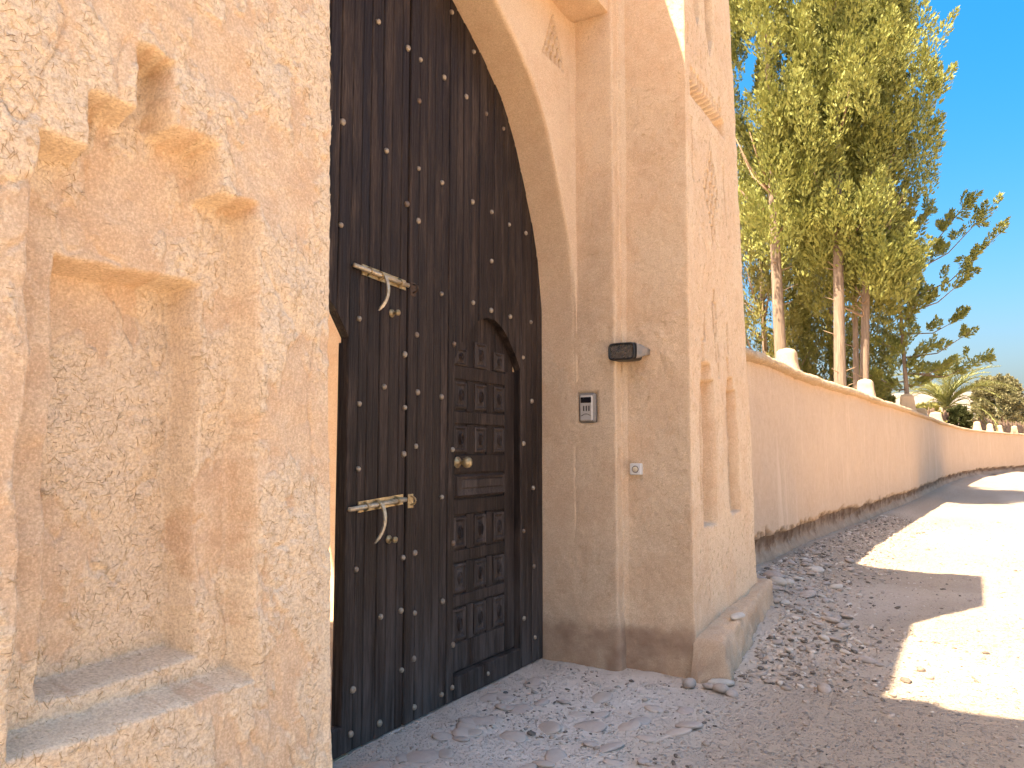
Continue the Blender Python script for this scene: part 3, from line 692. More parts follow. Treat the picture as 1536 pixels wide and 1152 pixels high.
STUDS = [(2.582, 3.261), (2.801, 3.237), (3.164, 3.605), (3.374, 3.484), (2.899, 3.223), (3.099, 3.219), (3.302, 3.199), (3.502, 3.181), (3.687, 3.163), (2.891, 3.008), (2.364, 2.702), (2.653, 2.674), (2.892, 2.667), (3.088, 2.656), (2.807, 2.466), (3.368, 2.636), (3.562, 2.633), (3.753, 2.61), (3.949, 2.607), (2.895, 2.407), (3.561, 2.352), (3.091, 2.083), (3.378, 2.086), (3.559, 2.073), (3.766, 2.069), (4.01, 2.072), (2.488, 1.867), (2.892, 1.849), (2.804, 1.745), (3.203, 1.842), (3.914, 1.846), (2.66, 1.583), (2.904, 1.574), (3.098, 1.564), (2.498, 1.498), (2.809, 1.496), (4.019, 1.593), (2.805, 1.281), (2.894, 1.318), (2.499, 1.219), (3.196, 1.302), (3.918, 1.338), (4.034, 1.075), (3.107, 1.069), (2.809, 0.809), (2.896, 0.821), (3.206, 0.834), (2.495, 0.797), (3.917, 0.831), (4.041, 0.613), (3.119, 0.562), (2.799, 0.574), (2.899, 0.545), (2.658, 0.572), (3.209, 0.335), (3.92, 0.333), (4.05, 0.20), (2.808, 0.309), (2.896, 0.339), (2.489, 0.306), (3.205, 0.13), (3.118, 0.12), (2.904, 0.12), (2.661, 0.12), (2.48, 0.13), (3.533, 0.118),
         (2.364, 2.25), (2.2, 2.2), (2.0, 2.25), (1.75, 2.3), (1.62, 1.8), (1.62, 1.2), (1.62, .6), (2.15, 3.2), (1.9, 2.9)]
sb = MB().lathe((0, 0, 0), (1, 0, 0), [(.0135, -.004), (.0135, .002), (.0124, .0055), (.0095, .0090), (.005, .0112), (.001, .012)], 12)
stud_proto = None
def studs_on(parent, ok):
    global stud_proto
    for k, (y, z) in enumerate(STUDS):
        if not ok(y): continue
        if stud_proto is None:
            stud_proto = sb.build('stud', M['stud'], parent, True, at=(0, 0, 0)); stud_proto.location = Vector((DX + .001, y, z)) - org(parent)
        else:
            s = 1 + .12 * math.sin(k * 7.7); inst('stud', stud_proto, (DX + .001, y, z), parent, (k * 1.3, 0, 0), (1, s, s))
def panel_mesh(w_, h_):
    """raised moulded panel with a carved oval, facing +X, centred"""
    b = MB(); a, c = w_ / 2, h_ / 2
    rings = [(a, c, 0), (a, c, .012), (a - .010, c - .010, .016), (a - .020, c - .020, .006), (a - .026, c - .026, .006), (a - .034, c - .034, .011)]
    V = []; F = []
    for (p, q, x) in rings: V += [(x, -p, -q), (x, p, -q), (x, p, q), (x, -p, q)]
    for r in range(len(rings) - 1):
        for k in range(4): F.append((r * 4 + k, r * 4 + (k + 1) % 4, r * 4 + 4 + (k + 1) % 4, r * 4 + 4 + k))
    e = (len(rings) - 1) * 4; F.append((e, e + 1, e + 2, e + 3)); b.add(V, F)
    if w_ < .2:
        n = 12
        for s, x0 in ((1, .0105), (.55, .0115)):
            V = []; 
            for rr, hh in ((1, 0), (.84, .012), (.62, .003), (.4, .008)):
                for k in range(n):
                    t = 2 * math.pi * k / n; V.append((x0 + hh, rr * s * (a - .036) * math.cos(t), rr * s * (c - .037) * math.sin(t)))
            F = [(r * n + k, r * n + (k + 1) % n, (r + 1) * n + (k + 1) % n, (r + 1) * n + k) for r in range(3) for k in range(n)] + [tuple(range(3 * n, 4 * n))]
            b.add(V, F)
    return b
def wicket(parent, c, xb, full=True):
    """panelled little door; c = middle in y, xb = face of its rails"""
    b = MB(); h = WHW - .012
    ysw = np.linspace(c - h, c + h, 25)
    V = [(xb - .045, y, .13) for y in ysw] + [(xb - .045, y, wick_z(y, c) + .02) for y in ysw] + [(xb - .0122, y, .13) for y in ysw] + [(xb - .0122, y, wick_z(y, c) + .02) for y in ysw]
    n = 25; F = []
    for k in range(n - 1):
        F += [(2 * n + k, 2 * n + k + 1, 3 * n + k + 1, 3 * n + k), (k + 1, k, n + k, n + k + 1), (n + k, 3 * n + k, 3 * n + k + 1, n + k + 1)]
    F += [(0, 2 * n, 3 * n, n), (n - 1, 2 * n - 1, 4 * n - 1, 3 * n - 1)]
    b.add(V, F); wd = b.build('wicket_door', M['wood'], parent)
    # stiles and rails
    cols = [(-.288, -.172), (-.094, .020), (.097, .212)]; cx = [(a + q) / 2 for a, q in cols]
    def piece(nm, y0, y1, z0, z1, x=0, ch=.004):
        return MB().box((xb - .03, c + y0, z0), (xb + x, c + y1, z1), ch).build(nm, M['wood'], wd)
    piece('stile', -h, -.292, .18, 1.75); piece('stile', .216, h, .18, 1.75)
    for z0, z1 in ((.18, .318), (.500, .558), (.725, .785), (.965, 1.045), (1.18, 1.275), (1.437, 1.503), (1.67, 1.742)): piece('rail', -.290, .214, z0, z1, -.001)
    for z0, z1 in ((.318, .500), (.558, .725), (.785, .965), (1.275, 1.437), (1.503, 1.67)):
        piece('stile', -.168, -.098, z0, z1, -.003); piece('stile', .024, .093, z0, z1, -.003)
    pm = None
    for z0, z1 in ((.332, .489), (.573, .714), (.799, .952), (1.289, 1.423), (1.518, 1.656), (1.748, 1.886)):
        for q, yc in enumerate(cx):
            hh = (z1 - z0)
            zc = (z0 + z1) / 2; sc_ = 1
            if z0 > 1.7 and q != 1: sc_ = .62 if q == 0 else .75; zc = z0 + hh * sc_ / 2
            if pm is None:
                pm = panel_mesh(.113, .145).build('panel', M['carved'], wd, at=(0, 0, 0)); pm.location = Vector((xb - .013, c + yc, zc)) - org(wd); ORG[pm.name] = Vector((xb - .013, c + yc, zc)); pm.scale = (1, 1, hh / .145)
            else: inst('panel', pm, (xb - .013, c + yc, zc), wd, None, (1, 1, hh * sc_ / .145))
    wp = MB(); a = .25; z0, z1 = 1.052, 1.172
    V = [(xb - .012, c - a - .035, z0), (xb - .012, c + a - .04, z0), (xb - .012, c + a - .04, z1), (xb - .012, c - a - .035, z1)]
    V += [(xb + .012, p[1] + (.012 if k in (0, 3) else -.012), p[2] + (.012 if k < 2 else -.012)) for k, p in enumerate(V[:4])]
    V += [(xb + .004, p[1] + (.06 if k in (0, 3) else -.03), p[2] + (.045 if k < 2 else -.025)) for k, p in enumerate(V[:4])]
    V += [(xb + .012, p[1] + (.075 if k in (0, 3) else -.04), p[2] + (.052 if k < 2 else -.03)) for k, p in enumerate(V[:4])]
    F = [(r * 4 + k, r * 4 + (k + 1) % 4, r * 4 + 4 + (k + 1) % 4, r * 4 + 4 + k) for r in range(3) for k in range(4)] + [(12, 13, 14, 15)]
    wp.add(V, F).build('panel', M['carved'], wd)
    if full:
        k1 = MB().lathe((xb, c - .262, 1.236), (1, 0, 0), [(.030, 0), (.030, .006), (.012, .012), (.010, .035), (.024, .048), (.030, .062), (.026, .078), (.012, .086), (.002, .088)], 14).build('knob', M['brass'], wd, True)
        MB().lathe((xb, c - .325, 1.230), (1, 0, 0), [(.031, 0), (.031, .005), (.027, .010), (.02, .012), (.017, .004), (.002, .004)], 14).build('knob_rose', M['brass'], wd, True)
    return wd
def slide_bolt(parent, za, zb_, seed):
    """bar runs from (2.43, za) to the meeting edge at (2.80, zb_)"""
    x = DX; tl = math.atan2(zb_ - za, .37)
    def pt(t, dz=0, dx=0): return (x + dx, 2.432 + .372 * t, za + (zb_ - za) * t + dz)
    pl = MB(); y0, y1 = 2.50, 2.80
    z0 = lambda y: za + (zb_ - za) * (y - 2.432) / .372
    V = [(x + .001, y0, z0(y0) - .022), (x + .001, y1, z0(y1) - .022), (x + .001, y1, z0(y1) + .024), (x + .001, y0, z0(y0) + .024)]; V += [(x + .006, p[1], p[2]) for p in V]
    pl.add(V, [(0, 3, 2, 1), (4, 5, 6, 7), (0, 1, 5, 4), (1, 2, 6, 5), (2, 3, 7, 6), (3, 0, 4, 7)])
    plate = pl.build('slide_bolt', M['brass'], parent)
    MB().tube([pt(0, 0, .018), pt(.5, 0, .018), pt(1., 0, .018)], .0105, 10).build('bar', M['pale_metal'], plate, True)
    for t in (.28, .48, .84):
        P = [Vector(pt(t, math.cos(a) * .017, .004 + .027 * math.sin(a))) for a in np.linspace(0, math.pi, 9)]
        MB().tube(P, .005, 6).build('staple', M['brass'], plate, True)
    h0 = Vector(pt(.52, 0, .03)); H = MB(); pts = []
    for t in np.linspace(0, 1, 10):
        pts.append(h0 + Vector((.012 * math.sin(t * 3.1), .022 * math.sin(t * 2.4) - .058 * t ** 2, -.165 * t)))
    V = []; F = []
    for k, p in enumerate(pts):
        wv = .011 * (1 - .25 * math.sin(k / 9 * math.pi)) if k < 9 else .002
        for dx, dy in ((-.003, -wv), (.003, -wv), (.003, wv), (-.003, wv)): V.append(p + Vector((dx, dy, 0)))
    for k in range(9):
        for q in range(4): F.append((k * 4 + q, k * 4 + (q + 1) % 4, k * 4 + 4 + (q + 1) % 4, k * 4 + 4 + q))
    F += [(3, 2, 1, 0), (36, 37, 38, 39)]; H.add(V, F).build('handle', M['pale_metal'], plate)
    kn = MB().lathe((x, 2.707, za - .165 if seed else za - .15), (1, 0, 0), [(.019, 0), (.019, .004), (.008, .008), (.007, .028), (.014, .034), (.014, .042), (.002, .045)], 12)
    kn.build('catch_knob', M['brass'], plate, True)
    return plate
def leaf(sign):
    right = sign > 0
    r0 = root('gate_leaf', (DX, YC + sign * .67, .05),
              'dark studded plank leaf of the gate, with a closed panelled wicket door' if right else 'dark studded plank leaf nearest the viewer, with two long slide bolts', 'gate leaf', 'leaves of the wooden gate')
    edges = list(YC + .004 + np.cumsum([0, .072, .066, .064, .062, .066, .060, .064, .078, .078, .078, .078, .078, .078, .078, .066, .064, .066, .066, .066])) if right else \
            list(YC - .004 - np.cumsum([0, .052, .072, .066, .080, .058, .065, .075, .07, .08, .07, .075, .07, .07, .075, .07, .075, .07, .075, .07]))
    c = WC if right else 2 * YC - WC
    r = random.Random(5 + sign)
    lim = YC + sign * (HW - .018)
    for a, b in zip(edges[:-1], edges[1:]):
        y0, y1 = min(a, b) + .0012, max(a, b) - .0012
        if right: y1 = min(y1, lim)
        else: y0 = max(y0, lim)
        if y1 - y0 < .012: continue
        xf = DX + r.uniform(-.003, .003); top = lambda y: arch_z(y, .016)
        mid = (y0 + y1) / 2; inside = lambda q: abs(q - c) < WHW - .001
        cuts = [y0] + [e for e in (c - WHW, c + WHW) if y0 + .004 < e < y1 - .004] + [y1]
        for p, q in zip(cuts[:-1], cuts[1:]):
            mm = (p + q) / 2
            if inside(mm):
                plank_mesh('plank', p, q, lambda y: wick_z(y, c), top, M['wood'], r0, xf)
            else: plank_mesh('plank', p, q, lambda y: .062, top, M['wood'], r0, xf)
    # board under the wicket, frame thickness round its opening, back rails
    MB().box((DX - .045, c - WHW + .001, .06), (DX + .004, c + WHW - .001, .172), .004).build('bottom_rail', M['wood'], r0)
    for s in (-1, 1):
        ye = c + s * (WHW + .018); MB().box((DX - .064, ye - .017, .06), (DX - .0465, ye + .017, 1.76), .003).build('jamb_post', M['wood'], r0)
    lo, hi = sorted((YC + sign * .006, lim)); wlo, whi = c - WHW - .04, c + WHW + .04
    for z in (.45, 1.35):
        for a, b in ((lo, wlo), (whi, hi)):
            if b - a > .05: MB().box((DX - .10, a, z), (DX - .0465, b, z + .11), .003).build('back_rail', M['wood'], r0)
    MB().box((DX - .10, lo, 2.12), (DX - .0465, hi, 2.24), .003).build('back_rail', M['wood'], r0)
    studs_on(r0, (lambda y: y > YC) if right else (lambda y: y < YC))
    return r0
lr = leaf(1); wk = wicket(lr, WC, DX - .035)
ll = leaf(-1)
slide_bolt(ll, 2.090, 2.070, 1); slide_bolt(ll, 1.052, 1.074, 0)
# the left leaf's own wicket stands open, swung into the passage
wo = wicket(ll, 2 * YC - WC, DX - .035, False)
hinge = Vector((DX - .10, 2 * YC - WC - WHW, .06)); piv = org(wo); wo.rotation_euler = (0, 0, R(97))
off = Matrix.Rotation(R(97), 3, 'Z') @ (piv - hinge); wo.location = hinge + off - org(ll)
# staples on the right leaf that take the bolts
for z in (2.066, 1.066):
    b = MB().box((DX + .001, 2.838, z - .035), (DX + .006, 2.878, z + .03), .002)
    pb = b.build('strike_plate', M['rust'] if z > 2 else M['brass'], lr)
    MB().tube([(DX + .004 + .03 * math.sin(a), 2.858, z + .02 * math.cos(a)) for a in np.linspace(0, math.pi, 9)], .0045, 6).build('staple', M['rust'] if z > 2 else M['brass'], pb, True)
rough_box('threshold', (DX - .1, YC - HW - .01, -.12), (DX - .005, YC + HW + .01, .052), .03, M['tower'], gate, .004, .015, 120)

# ------------------------------------------------------------------ things on the pillar
mr = root('wing_mirror', (-1.70, 4.18, 1.87), 'black car wing mirror set into the mud pillar as a lookout', 'mirror')
def mirror_ring(x, sx, sz, y, n=28, p=.38, cx=-1.713, cz=1.872):
    return [(cx + sx * np.sign(math.cos(a)) * abs(math.cos(a)) ** p, y, cz + sz * np.sign(math.sin(a)) * abs(math.sin(a)) ** p) for a in np.linspace(0, 2 * math.pi, n, endpoint=False)]
def rings_mesh(rings, capit=True, flip=False):
    n = len(rings[0]); V = sum(rings, []); F = [(r * n + k, r * n + (k + 1) % n, (r + 1) * n + (k + 1) % n, (r + 1) * n + k) for r in range(len(rings) - 1) for k in range(n)]
    if capit: F += [tuple(range((len(rings) - 1) * n, len(rings) * n))]
    return V, F
V, F = rings_mesh([mirror_ring(0, .080, .049, 4.26), mirror_ring(0, .084, .052, 4.20), mirror_ring(0, .084, .052, 4.135), mirror_ring(0, .080, .048, 4.125), mirror_ring(0, .072, .040, 4.127), mirror_ring(0, .071, .039, 4.136)], True)
MB().add(V, F).build('housing', M['black_plastic'], mr, True)
V, F = rings_mesh([mirror_ring(0, .072, .040, 4.1355), mirror_ring(0, .070, .038, 4.1335)], True)
MB().add(V, F).build('glass', M['mirror'], mr)
V, F = rings_mesh([mirror_ring(0, .050, .050, 4.142, cx=-1.672), mirror_ring(0, .040, .040, 4.168, cx=-1.640), mirror_ring(0, .022, .026, 4.195, cx=-1.606), mirror_ring(0, .010, .016, 4.25, cx=-1.59)], True)
MB().add(V, F).build('mount_cone', M['grey_plastic'], mr, True)

ic = root('intercom', (-1.951, 4.17, 1.55), 'small silver door intercom with dark screen recessed in the pillar', 'intercom')
MB().box((-1.996, 4.150, 1.470), (-1.906, 4.20, 1.630), .010).build('body', M['silver'], ic)
MB().box((-1.985, 4.146, 1.580), (-1.916, 4.1505, 1.614), .002).build('screen', M['screen'], ic)
for k in range(3): MB().box((-1.970 + .017 * k, 4.1475, 1.531), (-1.961 + .017 * k, 4.1502, 1.563), .001).build('speaker_slot', M['slot'], ic)
MB().tube([(-1.981 + .06 * t, 4.149, 1.503 + .012 * math.sin(math.pi * t)) for t in np.linspace(0, 1, 9)], .003, 6).build('call_button', M['grey_plastic'], ic)
MB().box((-2.006, 4.156, 1.462), (-1.896, 4.21, 1.640), .012).build('back_box', M['grey_plastic'], ic)
for k in range(1): pass
bl = root('doorbell', (-1.677, 4.25, 1.19), 'square white bell push with a round cream button on the pillar', 'doorbell')
MB().box((-1.712, 4.232, 1.155), (-1.643, 4.27, 1.222), .005).build('plate', M['white_plastic'], bl)
MB().lathe((-1.677, 4.2335, 1.1885), (0, -1, 0), [(.021, 0), (.021, .003), (.0185, .004), (.0178, .002), (.002, .002)], 20).build('ring', M['grey_plastic'], bl, True)
MB().lathe((-1.677, 4.2325, 1.1885), (0, -1, 0), [(.0155, 0), (.0155, .004), (.013, .0058), (.002, .006)], 18).build('button', M['cream_plastic'], bl, True)

# ------------------------------------------------------------------ trees
def plumes(p0, d, L, Rr, m, r, leaf=(.06, .14), wid=.2, fat=.3):
    """leaf kites around many upward tufts: p0, d (n,3), L, Rr (n,)"""
    n = len(p0); t = r.beta(1.3, 1.15, (n, m)); a = r.uniform(0, 2 * math.pi, (n, m))
    ref = np.tile(np.array([[.3, .2, .1]]), (n, 1)) + r.normal(size=(n, 3)) * .2
    u = np.cross(d, ref); u /= np.linalg.norm(u, axis=1)[:, None]; v = np.cross(d, u)
    rad = u[:, None] * np.cos(a)[..., None] + v[:, None] * np.sin(a)[..., None]
    pr = np.sqrt(np.clip(t / fat, 0, 1)) * np.clip((1.02 - t) / (1 - fat), 0, 1) ** .8
    rr = (Rr[:, None] * pr * np.sqrt(r.uniform(.12, 1, (n, m))))[..., None]
    pos = p0[:, None] + d[:, None] * (L[:, None] * t)[..., None] + rad * rr
    ld = d[:, None] * 1.0 + rad * .5 + r.normal(size=(n, m, 3)) * .26; ld /= np.linalg.norm(ld, axis=2)[..., None]
    sd = np.cross(ld, r.normal(size=(n, m, 3))); sd /= np.linalg.norm(sd, axis=2)[..., None]
    l = r.uniform(leaf[0], leaf[1], (n, m))[..., None]; wv = l * wid
    V = np.stack([pos, pos + ld * l * .45 + sd * wv, pos + ld * l, pos + ld * l * .45 - sd * wv], 2)
    return V.reshape(-1, 3)
def leaf_obj(name, V, mat, parent):
    k = len(V) // 4; return mk(name, V, np.arange(k * 4).reshape(k, 4), mat, parent)
def trunk_pts(b, top, bend, r, n=9):
    b, top = Vector(b), Vector(top); out = []
    for k in range(n):
        t = k / (n - 1); p = b.lerp(top, t); out.append(p + Vector((math.sin(t * 5 + r) * bend, math.cos(t * 4 + r) * bend, 0)))
    return out
def cypress(name, base, H, z0, Rm, tr, seed, label, mat, lean=(0, 0), npl=420, m=130, group='tall cypress trees behind the wall', fore=1., gap=.0, shape=None):
    r = np.random.default_rng(seed); rt_ = root(name, base, label, 'tree', group)
    b = Vector(base); tp = b + Vector((lean[0], lean[1], H * .93))
    tk = trunk_pts(b, tp, .05, seed, 12); rad = [tr * (1.12 if k == 0 else 1) * (1 - .85 * k / 11) for k in range(12)]
    MB().tube(tk, rad, 10).build('trunk', M['bark'], rt_, True)
    def axis_pt(z):
        t = (z - b.z) / (H * .93); return np.array([b.x + lean[0] * t, b.y + lean[1] * t, z])
    for k in range(13):
        z = r.uniform(z0 * .8, z0 + (H - z0) * .55); a = r.uniform(0, 6.28); q = axis_pt(z); l = Rm * r.uniform(.4, .75)
        e = q + np.array([math.cos(a) * l, math.sin(a) * l, l * r.uniform(.8, 1.5)])
        mid = (q + e) / 2 + np.array([math.cos(a), math.sin(a), -.4]) * l * .12
        MB().tube([q, mid, e], [.035, .024, .01], 6).build('branch', M['bark2'], rt_, True)
    for k in range(9):        # dead stubs on the bare trunk
        z = r.uniform(b.z + 1.5, z0); a = r.uniform(0, 6.28); q = axis_pt(z); l = r.uniform(.2, .42)
        MB().tube([q, q + np.array([math.cos(a) * l, math.sin(a) * l, l * .4])], [.016, .005], 5).build('branch', M['bark2'], rt_, True)
    n = npl; h = r.beta(1.05, 1.15, n); z = z0 + (H - z0) * h
    prof = np.minimum(1, .55 + 2.2 * h) * np.clip((1 - h) * 1.9, 0, 1) ** .6
    if shape is not None: prof = shape(h)
    a = r.uniform(0, 2 * math.pi, n)
    lumps = 1 + .5 * fbm(np.stack([np.cos(a) * 1.3, np.sin(a) * 1.3, z * .55], -1), 1.5, 3, seed)
    rr = Rm * prof * lumps * np.sqrt(r.uniform(.18, 1, n))
    ax = np.array([axis_pt(q) for q in z]); out = np.stack([np.cos(a), np.sin(a), np.zeros(n)], -1)
    L = r.uniform(.6, 1.35, n) * fore; p0 = ax + out * rr[:, None]; p0[:, 2] -= L * .4
    d = out * r.uniform(.15, .55, (n, 1)) + np.array([0, 0, 1.]) + r.normal(size=(n, 3)) * .16; d /= np.linalg.norm(d, axis=1)[:, None]
    keep = np.ones(n, bool)
    if gap: keep = fbm(p0, .9, 2, seed + 3) > -gap
    V = plumes(p0[keep], d[keep], L[keep], r.uniform(.17, .34, n)[keep] * fore, m, r)
    leaf_obj('crown', V, mat, rt_); return rt_
cypress('cypress_tree', (-3.46, 18.0, .05), 17.5, 5.7, 1.55, .165, 41, 'tall cypress nearest the tower, bare pale trunk rising behind the wall', M['cypress'], (-.35, 0), 900, 190, gap=.10)
cypress('cypress_tree', (-2.34, 18.1, .05), 17.0, 6.3, 1.30, .150, 42, 'middle tall cypress with the straightest pale trunk behind the wall', M['cypress'], (.1, 0), 860, 190, gap=.10)
cypress('cypress_tree', (-2.05, 18.6, .05), 14.0, 5.0, 1.32, .120, 43, 'tall cypress with reddish trunk, rightmost of the three big trunks', M['cypress'], (.42, .6), 860, 190, gap=.10)
cypress('cypress_tree', (-2.33, 19.6, .05), 13.5, 4.6, 1.3, .085, 44, 'thin dark cypress trunk half hidden between the two right trunks', M['cypress_dark'], (.2, .8), 300, 130)
cypress('cypress_tree', (-4.9, 22.5, .05), 10.5, 1.8, 1.6, .12, 45, 'bushy low-branched cypress filling the gap beside the tower', M['bush'], (0, 0), 420, 130)
cypress('cypress_tree', (-3.3, 24.0, .05), 10.0, 2.2, 1.8, .12, 46, 'dark cypress behind the bare trunks, foliage down to the wall', M['cypress_dark'], (0, 0), 420, 130)
# slim young cypress with long open branches reaching right
yr = root('young_cypress', (-1.30, 21.4, .05), 'slim young cypress with long sparse branches reaching to the right', 'tree', 'tall cypress trees behind the wall')
r = np.random.default_rng(77); b0 = np.array([-1.30, 21.4, .05])
MB().tube(trunk_pts(b0, b0 + np.array([.05, .1, 8.0]), .06, 1.2, 12), [.075 * (1 - .8 * k / 11) for k in range(12)], 8).build('trunk', M['bark'], yr, True)
P0 = []; D0 = []; L0 = []; R0 = []
BR = [(5.6, 2.55, .7, 2.15), (5.0, 2.6, .2, 1.8), (5.9, 1.9, .4, 1.9), (4.7, 1.9, -.3, 1.0), (4.2, 1.55, .5, .45), (3.6, 1.75, 0, .65), (3.2, 2.05, .6, .35), (3.2, 1.3, -.4, .25), (2.9, .8, .6, .25), (3.9, -.8, .5, .3), (3.0, -.9, -.4, .2), (2.8, -.6, .3, .2), (6.4, .9, .6, 1.3), (6.6, -.8, .2, 1.2), (5.2, -1.0, -.5, .8), (7.0, .3, -.3, 1.2), (4.4, .5, -.8, .6)]
for z, dx, dy, dz in BR:
    q = np.array([b0[0], b0[1], z]); e = q + np.array([dx * .84, dy, dz * .85]); mid = (q + e) / 2 + np.array([0, 0, -.12 * abs(dx)])
    MB().tube([q, mid, e], [.02, .013, .005], 6).build('branch', M['bark'], yr, True)
    ln = np.linalg.norm(e - q); k = int(5.5 * ln) + 3
    for t in r.uniform(.05, 1.0, k):
        p = (1 - t) ** 2 * q + 2 * t * (1 - t) * mid + t * t * e; dd = (e - mid) / np.linalg.norm(e - mid) * .8 + r.normal(size=3) * .45 + np.array([0, 0, .35])
        P0.append(p); D0.append(dd / np.linalg.norm(dd)); L0.append(r.uniform(.22, .5)); R0.append(r.uniform(.06, .12))
for z in r.uniform(2.9, 7.9, 46):
    a = r.uniform(0, 6.28); P0.append(b0 + np.array([math.cos(a) * .08, math.sin(a) * .08, z])); dd = np.array([math.cos(a) * .6, math.sin(a) * .6, .8]); D0.append(dd / np.linalg.norm(dd)); L0.append(r.uniform(.3, .6)); R0.append(r.uniform(.08, .15))
leaf_obj('crown', plumes(np.array(P0), np.array(D0), np.array(L0), np.array(R0), 75, r, (.06, .13)), M['cypress'], yr)

def bush(name, c, rx, rz, n, m, mat, seed, label, cat, trunk=None, leaf=(.06, .14), group=None):
    r = np.random.default_rng(seed); rt_ = root(name, (c[0], c[1], .05), label, cat, group)
    u = r.normal(size=(n, 3)); u /= np.linalg.norm(u, axis=1)[:, None]; u[:, 2] = np.where(u[:, 2] < -.5, -u[:, 2], u[:, 2])
    lum = 1 + .35 * fbm(u, 1.8, 3, seed); rad = (r.uniform(.25, 1, n) ** .5) * lum
    p0 = np.array(c) + u * rad[:, None] * np.array([rx, rx, rz]); d = u + np.array([0, 0, .5]) + r.normal(size=(n, 3)) * .4; d /= np.linalg.norm(d, axis=1)[:, None]
    V = plumes(p0, d, r.uniform(.25, .6, n) * rx * .6, r.uniform(.12, .25, n) * rx * .7, m, r, leaf, .36, .5)
    leaf_obj('crown', V, mat, rt_)
    b = MB()
    for k in range(5):
        e = Vector((c[0] + rx * .5 * math.cos(k * 1.3), c[1] + rx * .5 * math.sin(k * 1.3), c[2] + rz * (.1 + .1 * k)))
        s = Vector((c[0] + .1 * math.cos(k), c[1], .0)); b.tube([s, (s + e) / 2 + Vector((.1, 0, .1)), e], [.05 * rx, .035 * rx, .012 * rx], 6)
    b.build('trunk', M['bark'], rt_, True); return rt_
bush('olive_tree', (2.05, 70, 4.7), 1.6, 2.2, 380, 60, M['olive'], 51, 'round olive-brown tree, farthest right beyond the fence', 'tree', leaf=(.12, .24))
bush('shrub', (-.46, 46.0, 2.6), .7, .8, 100, 60, M['dark_bush'], 52, 'dark green shrub just behind the wall where it dips', 'shrub', group='shrubs behind the wall', leaf=(.08, .17))
bush('shrub', (-2.75, 27.0, 2.5), .85, 1.1, 120, 60, M['bush'], 53, 'yellow green shrub beside the slim young cypress trunk', 'shrub', group='shrubs behind the wall', leaf=(.08, .17))
bush('shrub', (-2.75, 21.4, 2.1), .75, 1.0, 120, 60, M['dark_bush'], 54, 'dark shrub between the bare trunks and the young cypress', 'shrub', group='shrubs behind the wall', leaf=(.07, .14))
bush('shrub', (-1.9, 44.0, 2.6), .9, .9, 110, 60, M['bush'], 55, 'pale green shrub below the palm fronds', 'shrub', group='shrubs behind the wall', leaf=(.10, .2))
bush('shrub', (6.5, 90, 3.0), 5, 2.2, 260, 50, M['olive'], 56, 'low far shrubs at the right edge above the fence', 'shrub', group='shrubs behind the wall', leaf=(.2, .4))
# date palm
pr = root('palm_tree', (-.95, 50, .05), 'date palm with arching pale fronds showing above the wall', 'palm'); r = np.random.default_rng(61); pc = np.array([-.95, 50, 3.7])
MB().tube([(-.95, 50, 0), (-.95, 50, 1.6), (-.95, 50, 3.8)], [.30, .28, .24], 10).build('trunk', M['bark'], pr, True)
for k in range(44):
    a = k * 2.399 + r.uniform(-.2, .2); el = r.uniform(.15, 1.45) if k > 8 else r.uniform(1.0, 1.5); Lf = r.uniform(3.3, 4.5)
    dirh = np.array([math.cos(a), math.sin(a), 0]); pts = []; p = pc.copy(); e = el
    for s in range(12): pts.append(p.copy()); p = p + (dirh * math.cos(e) + np.array([0, 0, math.sin(e)])) * Lf / 12; e -= (.13 + .05 * math.cos(el)) 
    pts = np.array(pts); b = MB().tube(pts, [.03 - .002 * s for s in range(12)], 4)
    side = np.cross(dirh, [0, 0, 1]); V = []
    for s in range(2, 12):
        tg = pts[s] - pts[s - 1]; tg = tg / np.linalg.norm(tg)
        for q in range(5):
            f = q / 5; base = pts[s - 1] * (1 - f) + pts[s] * f
            for sg in (-1, 1):
                ll_ = .55 * math.sin(math.pi * min(1, (s + f - 1) / 11.5)) ** .6 + .08; dv = tg * .75 + side * sg * .8 + np.array([0, 0, .22]) + r.normal(size=3) * .1; dv /= np.linalg.norm(dv)
                wv = np.cross(dv, [0, 0, 1]); wv = wv / np.linalg.norm(wv) * .02
                b.add([base - wv, base + wv, base + dv * ll_ * .6 + wv * .8, base + dv * ll_], [(0, 1, 2, 3)])
    b.build('frond', M['palm'], pr)
# cane fence behind the far stretch of wall
cf = root('cane_fence', (.3, 46, 0), 'brown fence of upright canes behind the far end of the wall', 'fence'); r = np.random.default_rng(71)
yf = 41.5; k = 0
while yf < 62 and k < 120:
    x = float(np.interp(yf, WY, WXf)) - 1.9; h = 3.25 + r.uniform(-.12, .14) - .01 * (yf - 42)
    MB().box((x - .02, yf, 0), (x + .02, yf + .16, h), .008).build('cane', M['cane'], cf)
    yf += .19 if r.uniform() > .15 else .23; k += 1

